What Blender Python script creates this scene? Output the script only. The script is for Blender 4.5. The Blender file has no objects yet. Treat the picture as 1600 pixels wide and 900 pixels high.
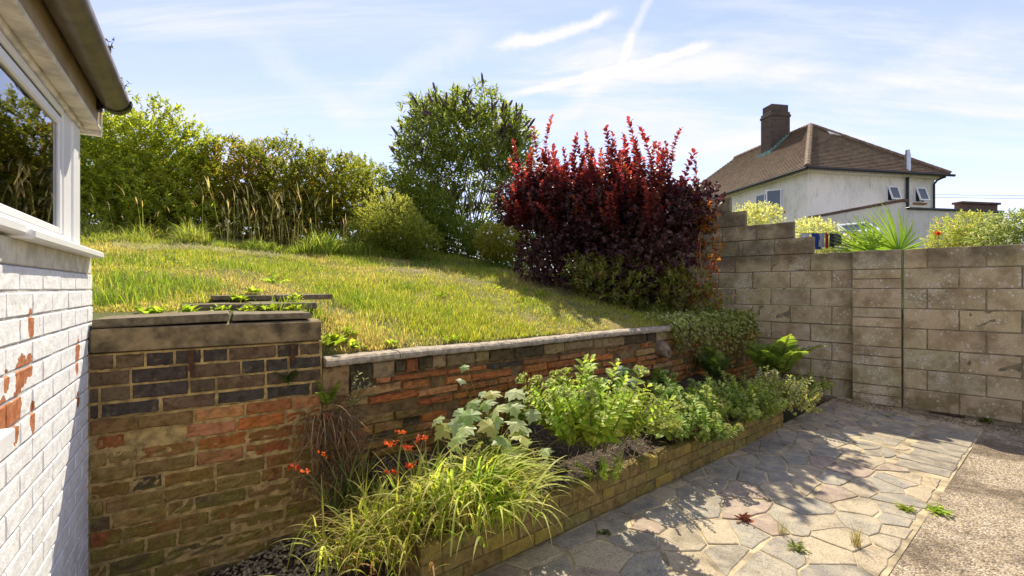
import bpy, math, random
import numpy as np

random.seed(11)
rng = np.random.default_rng(11)
SC = bpy.context.scene
COL = SC.collection
R = math.radians
CH = 1.40            # eye height above the patio
FPX = 700.0          # focal length in photograph pixels (1600 wide)

# ------------------------------------------------------------------ camera
cam = bpy.data.cameras.new("camera")
cam.sensor_width = 36.0
cam.lens = FPX / 1600.0 * 36.0
cam.clip_start = 0.05
cam.clip_end = 3000
camo = bpy.data.objects.new("camera", cam)
COL.objects.link(camo)
camo.location = (0, 0, CH)
camo.rotation_euler = (R(90), 0, 0)
SC.camera = camo

# ------------------------------------------------------------------ light
SUN_EL, SUN_AZ = 50.0, math.degrees(math.atan2(-0.06, 1.0))   # azimuth from +Y towards +X
SKY_STRENGTH, SUN_STRENGTH, EXPOSURE = 0.079, 2.7, 1.57
SC.view_settings.view_transform = 'Standard'
SC.view_settings.look = 'None'
SC.view_settings.gamma = 1.0
SC.view_settings.use_curve_mapping = False
SC.view_settings.exposure = EXPOSURE
SC.cycles.max_bounces = 5
SC.cycles.diffuse_bounces = 3
SC.cycles.transmission_bounces = 4
SC.cycles.transparent_max_bounces = 6
SC.cycles.caustics_reflective = False
SC.cycles.caustics_refractive = False

sun = bpy.data.lights.new("sun", 'SUN')
sun.energy = SUN_STRENGTH
sun.angle = R(0.55)
sun.color = (1.0, 0.90, 0.72)
suno = bpy.data.objects.new("sun", sun)
COL.objects.link(suno)
suno.location = (0, 8, 12)
suno.rotation_euler = (R(-(90 - SUN_EL)), 0, R(-SUN_AZ))


class NT:
    """small helper round a node tree"""
    def __init__(s, tree):
        s.t = tree
        s.n = tree.nodes
        s.l = tree.links

    def new(s, kind, **kw):
        n = s.n.new(kind)
        for k, v in kw.items():
            setattr(n, k, v)
        return n

    def put(s, sock, v):
        if isinstance(v, bpy.types.NodeSocket):
            s.l.new(v, sock)
        elif v is not None:
            if isinstance(v, (tuple, list)) and len(v) == 3 and sock.type == 'RGBA':
                v = (*v, 1)
            sock.default_value = v

    def math(s, op, a, b=None, c=None, clamp=False):
        n = s.new('ShaderNodeMath', operation=op, use_clamp=clamp)
        s.put(n.inputs[0], a)
        if b is not None: s.put(n.inputs[1], b)
        if c is not None: s.put(n.inputs[2], c)
        return n.outputs[0]

    def vmath(s, op, a, b=None):
        n = s.new('ShaderNodeVectorMath', operation=op)
        s.put(n.inputs[0], a)
        if b is not None: s.put(n.inputs[1], b)
        return n.outputs['Value'] if op in ('DOT_PRODUCT', 'LENGTH', 'DISTANCE') else n.outputs[0]

    def mix(s, a, b, f, mode='MIX'):
        n = s.new('ShaderNodeMix', data_type='RGBA', blend_type=mode)
        s.put(n.inputs[0], f)
        s.put(n.inputs[6], a)
        s.put(n.inputs[7], b)
        return n.outputs[2]

    def noise(s, vec, scale, detail=4, rough=0.55, dist=0.0):
        n = s.new('ShaderNodeTexNoise')
        if vec is not None: s.put(n.inputs['Vector'], vec)
        n.inputs['Scale'].default_value = scale
        n.inputs['Detail'].default_value = detail
        n.inputs['Roughness'].default_value = rough
        n.inputs['Distortion'].default_value = dist
        return n.outputs[0]

    def voro(s, vec, scale, feature='F1', out=0):
        n = s.new('ShaderNodeTexVoronoi', feature=feature)
        if vec is not None: s.put(n.inputs['Vector'], vec)
        n.inputs['Scale'].default_value = scale
        return n.outputs[out]

    def step(s, v, lo, hi):
        n = s.new('ShaderNodeMapRange', interpolation_type='SMOOTHSTEP')
        s.put(n.inputs[0], v)
        n.inputs[1].default_value = lo
        n.inputs[2].default_value = hi
        n.inputs[3].default_value = 0
        n.inputs[4].default_value = 1
        return n.outputs[0]

    def scalev(s, vec, sx, sy, sz, rot=(0, 0, 0)):
        n = s.new('ShaderNodeMapping')
        s.put(n.inputs[0], vec)
        n.inputs['Rotation'].default_value = rot
        n.inputs['Scale'].default_value = (sx, sy, sz)
        return n.outputs[0]

    def bump(s, h, strength=0.5, dist=0.01, normal=None):
        n = s.new('ShaderNodeBump')
        n.inputs['Strength'].default_value = strength
        n.inputs['Distance'].default_value = dist
        s.put(n.inputs['Height'], h)
        if normal is not None: s.put(n.inputs['Normal'], normal)
        return n.outputs[0]


# ------------------------------------------------------------------ sky
def build_world():
    w = bpy.data.worlds.new("World")
    SC.world = w
    w.use_nodes = True
    t = NT(w.node_tree)
    t.n.clear()
    sky = t.new('ShaderNodeTexSky', sky_type='NISHITA')
    sky.sun_disc = False
    sky.sun_elevation = R(SUN_EL)
    sky.sun_rotation = R(SUN_AZ)
    sky.altitude = 400
    sky.air_density = 1.0
    sky.dust_density = 0.05
    sky.ozone_density = 3.2
    d = t.new('ShaderNodeTexCoord').outputs['Generated']
    sep = t.new('ShaderNodeSeparateXYZ')
    t.put(sep.inputs[0], d)
    den = t.math('ADD', t.math('MAXIMUM', sep.outputs[2], 0.0), 0.16)
    cmb = t.new('ShaderNodeCombineXYZ')
    t.put(cmb.inputs[0], t.math('DIVIDE', sep.outputs[0], den))
    t.put(cmb.inputs[1], t.math('DIVIDE', sep.outputs[1], den))
    p = cmb.outputs[0]
    # cirrus: two stretched fields
    a = t.noise(t.scalev(p, 0.55, 2.0, 1, (0, 0, R(32))), 1.0, 8, 0.62, 0.5)
    b = t.noise(t.scalev(p, 0.35, 0.9, 1, (0, 0, R(-18))), 0.75, 6, 0.6, 0.8)
    c = t.noise(t.scalev(p, 0.5, 4.0, 1, (0, 0, R(50))), 1.6, 7, 0.66, 0.4)
    cir = t.math('MULTIPLY', t.step(a, 0.46, 0.64), t.step(b, 0.32, 0.56))
    cir = t.math('ADD', t.math('MULTIPLY', cir, 0.85), t.math('MULTIPLY', t.step(c, 0.46, 0.8), 0.30))
    veil = t.math('MULTIPLY', t.step(b, 0.25, 0.75), 0.42)
    cov = t.math('ADD', cir, veil, clamp=True)

    def trail(p0, p1, wid, amt, soft=0.06, ns=9.0):
        v0 = np.array([(p0[0] - 800) / FPX, 1, -(p0[1] - 450) / FPX]); v0 /= np.linalg.norm(v0)
        v1 = np.array([(p1[0] - 800) / FPX, 1, -(p1[1] - 450) / FPX]); v1 /= np.linalg.norm(v1)
        n = np.cross(v0, v1); n /= np.linalg.norm(n)
        tt = v1 - v0; L = np.linalg.norm(tt); tt /= L
        wob = t.math('MULTIPLY', t.math('SUBTRACT', t.noise(d, ns, 5, 0.65), 0.5), wid * 2.6)
        dist = t.math('ABSOLUTE', t.math('ADD', t.vmath('DOT_PRODUCT', d, tuple(n)), wob))
        prof = t.math('SUBTRACT', 1.0, t.step(dist, 0.0, wid))
        al = t.vmath('DOT_PRODUCT', d, tuple(tt))
        a0, a1 = float(v0 @ tt), float(v1 @ tt)
        win = t.math('MULTIPLY', t.step(al, a0 - soft * .3, a0 + soft), t.math('SUBTRACT', 1.0, t.step(al, a1 - soft * .6, a1 + soft * .3)))
        front = t.math('GREATER_THAN', t.vmath('DOT_PRODUCT', d, tuple((v0 + v1) / 2)), 0.3)
        grain = t.math('ADD', 0.55, t.math('MULTIPLY', t.noise(d, 42, 5, 0.7), 0.75))
        return t.math('MULTIPLY', t.math('MULTIPLY', t.math('MULTIPLY', prof, win), grain), t.math('MULTIPLY', front, amt))
    tr = trail((770, 78), (965, 22), 0.016, 0.95)
    for args in (((775, 152), (1000, 104), 0.012, 0.8, 0.08), ((960, 112), (1116, 70), 0.013, 0.95, 0.05),
                 ((962, 120), (1026, -20), 0.014, 0.5, 0.05), ((860, 205), (965, 100), 0.03, 0.28, 0.06),
                 ((520, 160), (760, 60), 0.035, 0.28, 0.08), ((360, 40), (560, 190), 0.035, 0.22, 0.08),
                 ((1180, 190), (1600, 60), 0.05, 0.24, 0.15)):
        tr = t.math('ADD', tr, trail(*args))
    cov = t.math('ADD', t.math('ADD', t.math('MULTIPLY', cov, 0.92), 0.05), tr, clamp=True)
    hz = t.math('SUBTRACT', 1.0, t.step(sep.outputs[2], -0.05, 0.45))
    cov = t.math('ADD', cov, t.math('MULTIPLY', hz, 0.24), clamp=True)
    colr = t.mix(t.mix(sky.outputs[0], (1.22, .97, 1.04), 1.0, 'MULTIPLY'), CLOUD, cov)
    bg = t.new('ShaderNodeBackground')
    bg.inputs[1].default_value = SKY_STRENGTH
    t.put(bg.inputs[0], colr)
    o = t.new('ShaderNodeOutputWorld')
    t.l.new(bg.outputs[0], o.inputs[0])


CLOUD = (4.3, 4.25, 4.65)
build_world()

# ------------------------------------------------------------------ layout frame
def V2(x, y): return np.array([x, y], float)
def unit(v): v = np.asarray(v, float); return v / np.linalg.norm(v)
HC = V2(-1.94, 2.05)                     # where the house wall meets the retaining wall
HD = V2(0.8247, 0.5655)                  # house wall outward normal
HW = V2(0.5655, -0.8247)                 # along the house wall towards the camera
LD = unit((1.6, 1.0))                    # left retaining wall direction
LE = HC + LD * 1.0                       # its right end
RD = unit((1.264, 1.0))                  # right retaining wall direction
RN = V2(RD[1], -RD[0])                   # its outward normal (to the patio)
RS = LE.copy()
BN = V2(0.6775, 0.7355)                  # block wall: normal away from the camera
BD = V2(0.7355, -0.6775)                 # along it towards the right
B0 = 6.75                                # its distance from the camera foot


def perp(x, y): return -(x - RS[0]) * RN[0] - (y - RS[1]) * RN[1]     # metres behind the retaining wall face
def along(x, y): return (x - RS[0]) * RD[0] + (y - RS[1]) * RD[1]


def patio_z(x, y):
    q = x * RD[0] + y * RD[1]
    p2 = -x * RN[0] - y * RN[1]
    return 0.06 * np.clip((q - 3.4) / 2.9, 0, 1.2) * np.clip((p2 - .3) / 1.8, 0, 1)


def lawn_z(x, y):
    x = np.asarray(x, float); y = np.asarray(y, float)
    p = np.maximum(perp(x, y), 0); q = along(x, y)
    t = 1 / (1 + np.exp((q - 0.18) / 0.09))            # 1 on the higher left part
    near = np.clip(1 - p / 6.0, 0, 1)
    t = t * np.maximum(np.clip((p - .10) / .40, 0, 1), np.clip((.05 - q) / .05, 0, 1))
    z = 0.975 + 0.19 * np.minimum(p, 8.5) + 0.20 * t * near
    z = z + 0.05 * np.clip((p - 8.5), 0, 8)
    z = z + 0.02 * np.sin(x * 2.1 + 1) * np.sin(y * 1.7) * np.clip(p, 0, 1) + 0.012 * np.sin(x * 5.3) * np.sin(y * 4.9 + 2) * np.clip(p, 0, 1)
    far = np.clip((p - 16) / 60.0, 0, 1)
    return z * (1 - far) - 0.1 * far


def at(u, v, Y): return np.array([(u - 800) / FPX * Y, Y, CH - (v - 450) / FPX * Y])
def on_lawn(u, p):
    a = (u - 800) / FPX
    Y = (p + (-(RS @ RN))) / (RD[0] - RD[1] * a)
    return V2(a * Y, Y)


# ------------------------------------------------------------------ object helpers
def tag(o, label=None, cat=None, group=None, kind=None):
    if label: o['label'] = label
    if cat: o['category'] = cat
    if group: o['group'] = group
    if kind: o['kind'] = kind
    return o


def obj(name, me, mat=None, parent=None, loc=None, rot=None, **k):
    o = bpy.data.objects.new(name, me)
    COL.objects.link(o)
    if mat is not None and not me.materials:
        me.materials.append(mat)
    if parent is not None: o.parent = parent
    if loc is not None: o.location = loc
    if rot is not None: o.rotation_euler = rot
    tag(o, **k)
    return o


def thing(name, loc, label, cat, group=None, rotz=0):
    o = bpy.data.objects.new(name, None)
    o.empty_display_size = 0.1
    COL.objects.link(o)
    o.location = [float(c) for c in loc]
    o.rotation_euler = (0, 0, rotz)
    return tag(o, label, cat, group)


def mesh_np(name, V, faces, col=None, smooth=False):
    """V (n,3); faces: one (m,k) array or a list of them"""
    if not isinstance(faces, list): faces = [faces]
    faces = [np.asarray(f, np.int32) for f in faces if len(f)]
    me = bpy.data.meshes.new(name)
    V = np.asarray(V, np.float32)
    me.vertices.add(len(V))
    me.vertices.foreach_set('co', V.ravel())
    loops = np.concatenate([f.ravel() for f in faces])
    starts, s = [], 0
    for f in faces:
        starts.append(s + np.arange(len(f)) * f.shape[1])
        s += f.size
    starts = np.concatenate(starts).astype(np.int32)
    me.loops.add(len(loops))
    me.loops.foreach_set('vertex_index', loops)
    me.polygons.add(len(starts))
    me.polygons.foreach_set('loop_start', starts)
    me.polygons.foreach_set('use_smooth', np.full(len(starts), bool(smooth)))
    me.update(calc_edges=True)
    if col is not None:
        c = np.ones((len(V), 4), np.float32)
        c[:, :3] = col
        at_ = me.attributes.new('col', 'FLOAT_COLOR', 'POINT')
        at_.data.foreach_set('color', c.ravel())
    return me


class Buf:
    """collects vertices, triangles/quads and colours"""
    def __init__(s): s.V, s.T, s.Q, s.C, s.n = [], [], [], [], 0
    def add(s, V, F, col=(.5, .5, .5)):
        V = np.asarray(V, float).reshape(-1, 3)
        F = np.asarray(F, int)
        c = np.asarray(col, float)
        if c.ndim == 1: c = np.tile(c, (len(V), 1))
        (s.T if F.shape[1] == 3 else s.Q).append(F + s.n)
        s.V.append(V); s.C.append(c); s.n += len(V)
    def mesh(s, name, smooth=False):
        fs = []
        if s.T: fs.append(np.concatenate(s.T))
        if s.Q: fs.append(np.concatenate(s.Q))
        return mesh_np(name, np.concatenate(s.V), fs, np.concatenate(s.C), smooth)

BOXF = np.array([(0, 3, 2, 1), (4, 5, 6, 7), (0, 1, 5, 4), (1, 2, 6, 5), (2, 3, 7, 6), (3, 0, 4, 7)])
def box_v(x0, x1, y0, y1, z0, z1):
    return np.array([(x0, y0, z0), (x1, y0, z0), (x1, y1, z0), (x0, y1, z0), (x0, y0, z1), (x1, y0, z1), (x1, y1, z1), (x0, y1, z1)], float)


def local(origin, dx, dy, pts):
    """pts in (along dx, along dy, z) about a 2D origin"""
    pts = np.asarray(pts, float)
    o = np.zeros((len(pts), 3))
    o[:, 0] = origin[0] + pts[:, 0] * dx[0] + pts[:, 1] * dy[0]
    o[:, 1] = origin[1] + pts[:, 0] * dx[1] + pts[:, 1] * dy[1]
    o[:, 2] = pts[:, 2]
    return o


def bevel_box(name, x0, x1, y0, y1, z0, z1, b=0.004, jit=0.0, seed=0):
    """a box with chamfered edges and corners"""
    import bmesh
    bm = bmesh.new()
    v = [bm.verts.new(p) for p in box_v(x0, x1, y0, y1, z0, z1)]
    for f in BOXF: bm.faces.new([v[i] for i in f])
    bmesh.ops.bevel(bm, geom=bm.edges[:], offset=b, segments=1, affect='EDGES', profile=0.5)
    if jit:
        r = random.Random(seed)
        for q in bm.verts:
            q.co.x += r.uniform(-jit, jit); q.co.y += r.uniform(-jit, jit); q.co.z += r.uniform(-jit, jit)
    bmesh.ops.recalc_face_normals(bm, faces=bm.faces)
    me = bpy.data.meshes.new(name)
    bm.to_mesh(me)
    bm.free()
    return me


def tube(pts, rad, n=6, closed=True):
    pts = np.asarray(pts, float)
    m = len(pts)
    rad = np.broadcast_to(np.asarray(rad, float), (m,))
    tg = np.gradient(pts, axis=0)
    tg /= np.linalg.norm(tg, axis=1, keepdims=True) + 1e-9
    ref = np.array([0, 0, 1.0]) if abs(tg[:, 2]).mean() < .8 else np.array([1.0, 0, 0])
    x = np.cross(tg, ref); x /= np.linalg.norm(x, axis=1, keepdims=True) + 1e-9
    y = np.cross(tg, x)
    an = np.arange(n) / n * 2 * np.pi
    V = pts[:, None, :] + rad[:, None, None] * (np.cos(an)[None, :, None] * x[:, None, :] + np.sin(an)[None, :, None] * y[:, None, :])
    V = V.reshape(-1, 3)
    i, j = np.meshgrid(np.arange(m - 1), np.arange(n), indexing='ij')
    a = i * n + j; b = i * n + (j + 1) % n
    F = np.stack([a, b, b + n, a + n], -1).reshape(-1, 4)
    if closed:
        V = np.concatenate([V, pts[:1], pts[-1:]])
        c0, c1 = m * n, m * n + 1
        k = np.arange(n)
        caps = np.concatenate([np.stack([(k + 1) % n, k, np.full(n, c0), np.full(n, c0)], -1), np.stack([(m - 1) * n + k, (m - 1) * n + (k + 1) % n, np.full(n, c1), np.full(n, c1)], -1)])
        return V, F, caps[:, :3]
    return V, F, np.zeros((0, 3), int)


def add_tube(buf, pts, rad, n=6, col=(.5, .5, .5)):
    V, F, C = tube(pts, rad, n)
    k = buf.n
    buf.add(V, F, col)
    if len(C): buf.T.append(C + k)


def norm(a): return a / (np.linalg.norm(a, axis=-1, keepdims=True) + 1e-9)
def wob(p, seed, f=2.0):
    """cheap smooth noise in about -1..1 for an (n,3) or (n,2) array"""
    r = np.random.default_rng(seed)
    p = np.asarray(p, float)
    s = 0
    for k in range(6):
        d = r.normal(size=p.shape[1]); d /= np.linalg.norm(d)
        s = s + np.sin(p @ d * f * (0.7 + 0.35 * k) + r.uniform(0, 6.28)) / (1 + .25 * k)
    return s / 2.6


# ------------------------------------------------------------------ materials
def mat(name):
    m = bpy.data.materials.new(name)
    m.use_nodes = True
    t = NT(m.node_tree)
    b = m.node_tree.nodes['Principled BSDF']
    return m, t, b


def pos(t): return t.new('ShaderNodeNewGeometry').outputs['Position']


def plain(name, col, rough=0.6, var=0.25, scale=9.0, bump=0.3, bscale=60.0, dist=0.003, metal=0.0, spec=0.4):
    m, t, b = mat(name)
    p = pos(t)
    n = t.noise(p, scale, 6, 0.6)
    lo = tuple(c * (1 - var) for c in col); hi = tuple(min(1, c * (1 + var)) for c in col)
    t.put(b.inputs['Base Color'], t.mix(lo, hi, t.step(n, .3, .7)))
    b.inputs['Roughness'].default_value = rough
    b.inputs['Metallic'].default_value = metal
    b.inputs['Specular IOR Level'].default_value = spec
    if bump:
        t.put(b.inputs['Normal'], t.bump(t.noise(p, bscale, 5, .65), bump, dist))
    return m


def leaf_mat(name, trans=0.42, gain=1.7, rough=0.5, spec=0.35, tint=(1.0, 1.0, 0.6)):
    m, t, b = mat(name)
    a = t.new('ShaderNodeAttribute', attribute_name='col').outputs['Color']
    rnd = t.new('ShaderNodeObjectInfo').outputs['Random']
    hs = t.new('ShaderNodeHueSaturation')
    t.put(hs.inputs['Hue'], t.math('ADD', 0.49, t.math('MULTIPLY', rnd, 0.02)))
    t.put(hs.inputs['Value'], t.math('ADD', 0.88, t.math('MULTIPLY', rnd, 0.24)))
    t.put(hs.inputs['Color'], a)
    c = hs.outputs[0]
    t.put(b.inputs['Base Color'], c)
    b.inputs['Roughness'].default_value = rough
    b.inputs['Specular IOR Level'].default_value = spec
    tr = t.new('ShaderNodeBsdfTranslucent')
    t.put(tr.inputs[0], t.mix(c, tuple(gain * k for k in tint), 1.0, 'MULTIPLY'))
    mx = t.new('ShaderNodeMixShader')
    mx.inputs[0].default_value = trans
    t.l.new(b.outputs[0], mx.inputs[1]); t.l.new(tr.outputs[0], mx.inputs[2])
    out = [n for n in t.n if n.type == 'OUTPUT_MATERIAL'][0]
    t.l.new(mx.outputs[0], out.inputs[0])
    return m


def brick_mat(name, moss=0.5, moss_col=(.10, .095, .018), smear=0.35, smear_col=(.30, .22, .11), moss_hi=0.0, dark=0.3, bump=0.8):
    """colour from the object, weathered with smears of mortar, soot and moss"""
    m, t, b = mat(name)
    p = pos(t)
    oc = t.new('ShaderNodeObjectInfo').outputs['Color']
    n1 = t.noise(p, 26, 6, .65)
    n2 = t.noise(p, 7.5, 5, .6, .6)
    n3 = t.noise(p, 90, 4, .7)
    c = t.mix(oc, t.mix(oc, (.55, .5, .45), 1.0, 'MULTIPLY'), t.step(n1, .42, .68))
    c = t.mix(c, smear_col, t.math('MULTIPLY', t.step(t.noise(p, 17, 6, .7, .8), .54, .70), smear))
    c = t.mix(c, (.03, .025, .018), t.math('MULTIPLY', t.step(t.noise(p, 11, 5, .65), .56, .72), dark))
    sp = t.new('ShaderNodeSeparateXYZ'); t.put(sp.inputs[0], p)
    up = t.math('SUBTRACT', 1.0, t.step(sp.outputs[2], .15, .95))
    mm = t.math('MULTIPLY', t.step(n2, .36, .58), t.math('ADD', t.math('MULTIPLY', up, moss), moss_hi), clamp=True)
    c = t.mix(c, t.mix(moss_col, tuple(k * 1.7 for k in moss_col), t.step(n3, .4, .65)), mm)
    t.put(b.inputs['Base Color'], c)
    b.inputs['Roughness'].default_value = .88
    b.inputs['Specular IOR Level'].default_value = .25
    h = t.math('ADD', t.math('MULTIPLY', n1, 1.0), t.math('MULTIPLY', n3, .5))
    t.put(b.inputs['Normal'], t.bump(h, bump, .009))
    return m


def block_mat(name):
    m, t, b = mat(name)
    p = pos(t)
    oc = t.new('ShaderNodeObjectInfo').outputs['Color']
    n1 = t.noise(p, 5, 6, .6); n3 = t.noise(p, 120, 3, .7)
    c = t.mix(oc, t.mix(oc, (.62, .58, .52), 1.0, 'MULTIPLY'), t.step(n1, .38, .68))
    c = t.mix(c, t.mix(oc, (.42, .40, .36), 1.0, 'MULTIPLY'), t.math('MULTIPLY', t.step(n3, .52, .68), .7))
    # lichen: small pale discs thinned out by a broad noise
    vd = t.voro(t.vmath('ADD', p, t.mix((0, 0, 0), (.03, .03, .03), t.noise(p, 60, 2))), 26)
    sp = t.math('MULTIPLY', t.math('SUBTRACT', 1.0, t.step(vd, .16, .34)), t.step(t.noise(p, 6, 4, .65), .47, .58))
    sp2 = t.math('MULTIPLY', t.step(t.noise(p, 60, 5, .75), .50, .60), t.step(t.noise(p, 2.6, 5, .65, .4), .52, .60))
    lich = t.math('MAXIMUM', t.math('MULTIPLY', sp, .9), t.math('MULTIPLY', sp2, .9))
    c = t.mix(c, (.66, .62, .53), lich)
    spz = t.new('ShaderNodeSeparateXYZ'); t.put(spz.inputs[0], p)
    damp = t.step(t.noise(t.scalev(p, 1, 1, .28), 2.1, 6, .7, .3), .50, .68)
    c = t.mix(c, t.mix(c, (.50, .45, .36), 1.0, 'MULTIPLY'), t.math('MULTIPLY', damp, .5))
    alg = t.math('MULTIPLY', t.math('SUBTRACT', 1.0, t.step(spz.outputs[2], .05, .55)), t.step(t.noise(p, 5, 5, .7), .46, .62))
    c = t.mix(c, (.16, .14, .05), t.math('MULTIPLY', alg, .5))
    soot = t.math('MULTIPLY', t.step(spz.outputs[2], 1.62, 1.80), t.step(t.noise(p, 4, 5, .7), .3, .6))
    c = t.mix(c, (.05, .042, .03), t.math('MULTIPLY', soot, .6))
    t.put(b.inputs['Base Color'], c)
    b.inputs['Roughness'].default_value = .92
    b.inputs['Specular IOR Level'].default_value = .2
    t.put(b.inputs['Normal'], t.bump(t.math('ADD', n3, t.math('MULTIPLY', t.noise(p, 35, 4, .6), .8)), .55, .008))
    return m


def white_brick_mat(name, patches):
    """white paint over red brick, flaked off in patches; patches = (x, y, z, radius)"""
    m, t, b = mat(name)
    p = pos(t)
    n = t.noise(p, 30, 5, .65)
    dn = t.math('MULTIPLY', t.math('SUBTRACT', t.noise(p, 34, 5, .6), .5), .055)
    best = None
    for (x, y, z, r, sz) in patches:
        dv = t.vmath('MULTIPLY', t.vmath('SUBTRACT', p, (x, y, z)), (1 / r, 1 / r, 1 / (r * sz)))
        d = t.math('ADD', t.vmath('LENGTH', dv), t.math('MULTIPLY', dn, 1.0 / 0.04))
        best = d if best is None else t.math('MINIMUM', best, d)
    msk = t.math('SUBTRACT', 1.0, t.step(best, .93, 1.0))
    red = t.mix((.36, .12, .045), (.50, .20, .085), t.step(t.noise(p, 40, 5), .35, .65))
    wht = t.mix((.74, .73, .70), (.86, .855, .84), t.step(n, .35, .6))
    grime = t.math('MULTIPLY', t.step(t.noise(t.scalev(p, 1, 1, .35), 24, 6, .75), .57, .68), .5)
    wht = t.mix(wht, (.38, .36, .32), grime)
    zz = t.new('ShaderNodeSeparateXYZ'); t.put(zz.inputs[0], p)
    splash = t.math('MULTIPLY', t.math('SUBTRACT', 1.0, t.step(zz.outputs[2], .1, .75)), t.step(t.noise(p, 9, 6, .7), .42, .62))
    wht = t.mix(wht, (.42, .38, .30), t.math('MULTIPLY', splash, .45))
    t.put(b.inputs['Base Color'], t.mix(wht, red, msk))
    b.inputs['Roughness'].default_value = .72
    b.inputs['Specular IOR Level'].default_value = .3
    h = t.math('SUBTRACT', t.math('ADD', t.noise(p, 45, 5, .65), t.math('MULTIPLY', t.noise(p, 150, 3), .3)), t.math('MULTIPLY', msk, .5))
    t.put(b.inputs['Normal'], t.bump(h, .5, .006))
    return m


def paving_mat(name):
    m, t, b = mat(name)
    p = pos(t)
    oc = t.new('ShaderNodeObjectInfo').outputs['Color']
    n3 = t.noise(p, 170, 3, .75); n1 = t.noise(p, 9, 6, .65)
    c = t.mix(oc, t.mix(oc, (.45, .43, .40), 1.0, 'MULTIPLY'), t.step(n3, .45, .62))
    c = t.mix(c, (.46, .385, .265), t.math('MULTIPLY', t.step(n1, .42, .68), .7))
    c = t.mix(c, (.10, .08, .05), t.math('MULTIPLY', t.step(t.noise(p, 3.2, 6, .7, .5), .48, .70), .60))
    c = t.mix(c, (.12, .085, .05), t.math('MULTIPLY', t.step(t.noise(p, 46, 5, .75), .54, .66), .45))
    t.put(b.inputs['Base Color'], c)
    b.inputs['Roughness'].default_value = .82
    b.inputs['Specular IOR Level'].default_value = .3
    t.put(b.inputs['Normal'], t.bump(t.math('ADD', n3, t.math('MULTIPLY', t.noise(p, 22, 4), 1.2)), .5, .006))
    return m


def gravel_mat(name):
    m, t, b = mat(name)
    p = pos(t)
    vn = t.new('ShaderNodeTexVoronoi'); t.put(vn.inputs['Vector'], p); vn.inputs['Scale'].default_value = 95
    hs = t.new('ShaderNodeSeparateColor'); t.put(hs.inputs[0], vn.outputs['Color'])
    c = t.mix((.19, .14, .085), (.46, .375, .25), t.step(hs.outputs[0], .05, .95))
    c = t.mix(c, (.60, .54, .45), t.math('MULTIPLY', t.step(hs.outputs[1], .8, .95), .7))
    big = t.noise(p, 1.7, 6, .65, .4)
    c = t.mix(c, (.09, .058, .032), t.math('MULTIPLY', t.step(big, .44, .62), .75))
    c = t.mix(c, (.44, .34, .22), t.math('MULTIPLY', t.step(t.noise(p, 11, 5, .7), .5, .66), .55))
    t.put(b.inputs['Base Color'], c)
    b.inputs['Roughness'].default_value = .9
    h = t.math('SUBTRACT', t.math('MULTIPLY', t.noise(p, 30, 5), 1.4), vn.outputs['Distance'])
    t.put(b.inputs['Normal'], t.bump(h, .9, .010))
    return m


def roof_mat(name):
    m, t, b = mat(name)
    p = pos(t)
    oc = t.noise(p, 1.2, 6, .65); f = t.noise(p, 9, 4, .7)
    vn = t.new('ShaderNodeTexVoronoi'); t.put(vn.inputs['Vector'], p); vn.inputs['Scale'].default_value = 5.5
    hs = t.new('ShaderNodeSeparateColor'); t.put(hs.inputs[0], vn.outputs['Color'])
    c = t.mix((.13, .085, .055), (.24, .165, .105), hs.outputs[0])
    c = t.mix(c, (.24, .19, .11), t.math('MULTIPLY', t.step(oc, .45, .7), .55))
    c = t.mix(c, (.06, .042, .03), t.math('MULTIPLY', t.step(f, .52, .7), .5))
    t.put(b.inputs['Base Color'], c)
    b.inputs['Roughness'].default_value = .9
    t.put(b.inputs['Normal'], t.bump(f, .4, .03))
    return m


def far_brick_mat(name, c0, c1, mort, scale=1.0):
    m, t, b = mat(name)
    p = t.new('ShaderNodeTexCoord').outputs['Object']
    sx = t.new('ShaderNodeSeparateXYZ'); t.put(sx.inputs[0], p)
    cb = t.new('ShaderNodeCombineXYZ')
    t.put(cb.inputs[0], t.math('ADD', sx.outputs[0], sx.outputs[1])); t.put(cb.inputs[1], sx.outputs[2])
    br = t.new('ShaderNodeTexBrick')
    t.put(br.inputs['Vector'], cb.outputs[0])
    br.inputs['Color1'].default_value = (*c0, 1); br.inputs['Color2'].default_value = (*c1, 1); br.inputs['Mortar'].default_value = (*mort, 1)
    br.inputs['Scale'].default_value = scale
    br.inputs['Brick Width'].default_value = .225; br.inputs['Row Height'].default_value = .075; br.inputs['Mortar Size'].default_value = .008
    c = t.mix(br.outputs[0], (.03, .025, .02), t.math('MULTIPLY', t.step(t.noise(p, 2.5, 5, .7), .45, .7), .5))
    t.put(b.inputs['Base Color'], c)
    b.inputs['Roughness'].default_value = .9
    t.put(b.inputs['Normal'], t.bump(br.outputs['Fac'], -.4, .01))
    return m


def render_mat(name, col=(.70, .68, .63)):
    m, t, b = mat(name)
    p = pos(t)
    n = t.noise(t.scalev(p, 1, 1, .5), 1.1, 7, .7, .3)
    c = t.mix(col, tuple(k * .72 for k in col), t.math('MULTIPLY', t.step(n, .46, .68), .9))
    c = t.mix(c, (.28, .26, .22), t.math('MULTIPLY', t.step(t.noise(t.scalev(p, 1, 1, .3), 3.5, 6, .75), .56, .70), .5))
    t.put(b.inputs['Base Color'], c)
    b.inputs['Roughness'].default_value = .9
    t.put(b.inputs['Normal'], t.bump(t.noise(p, 40, 4), .3, .01))
    return m


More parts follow.
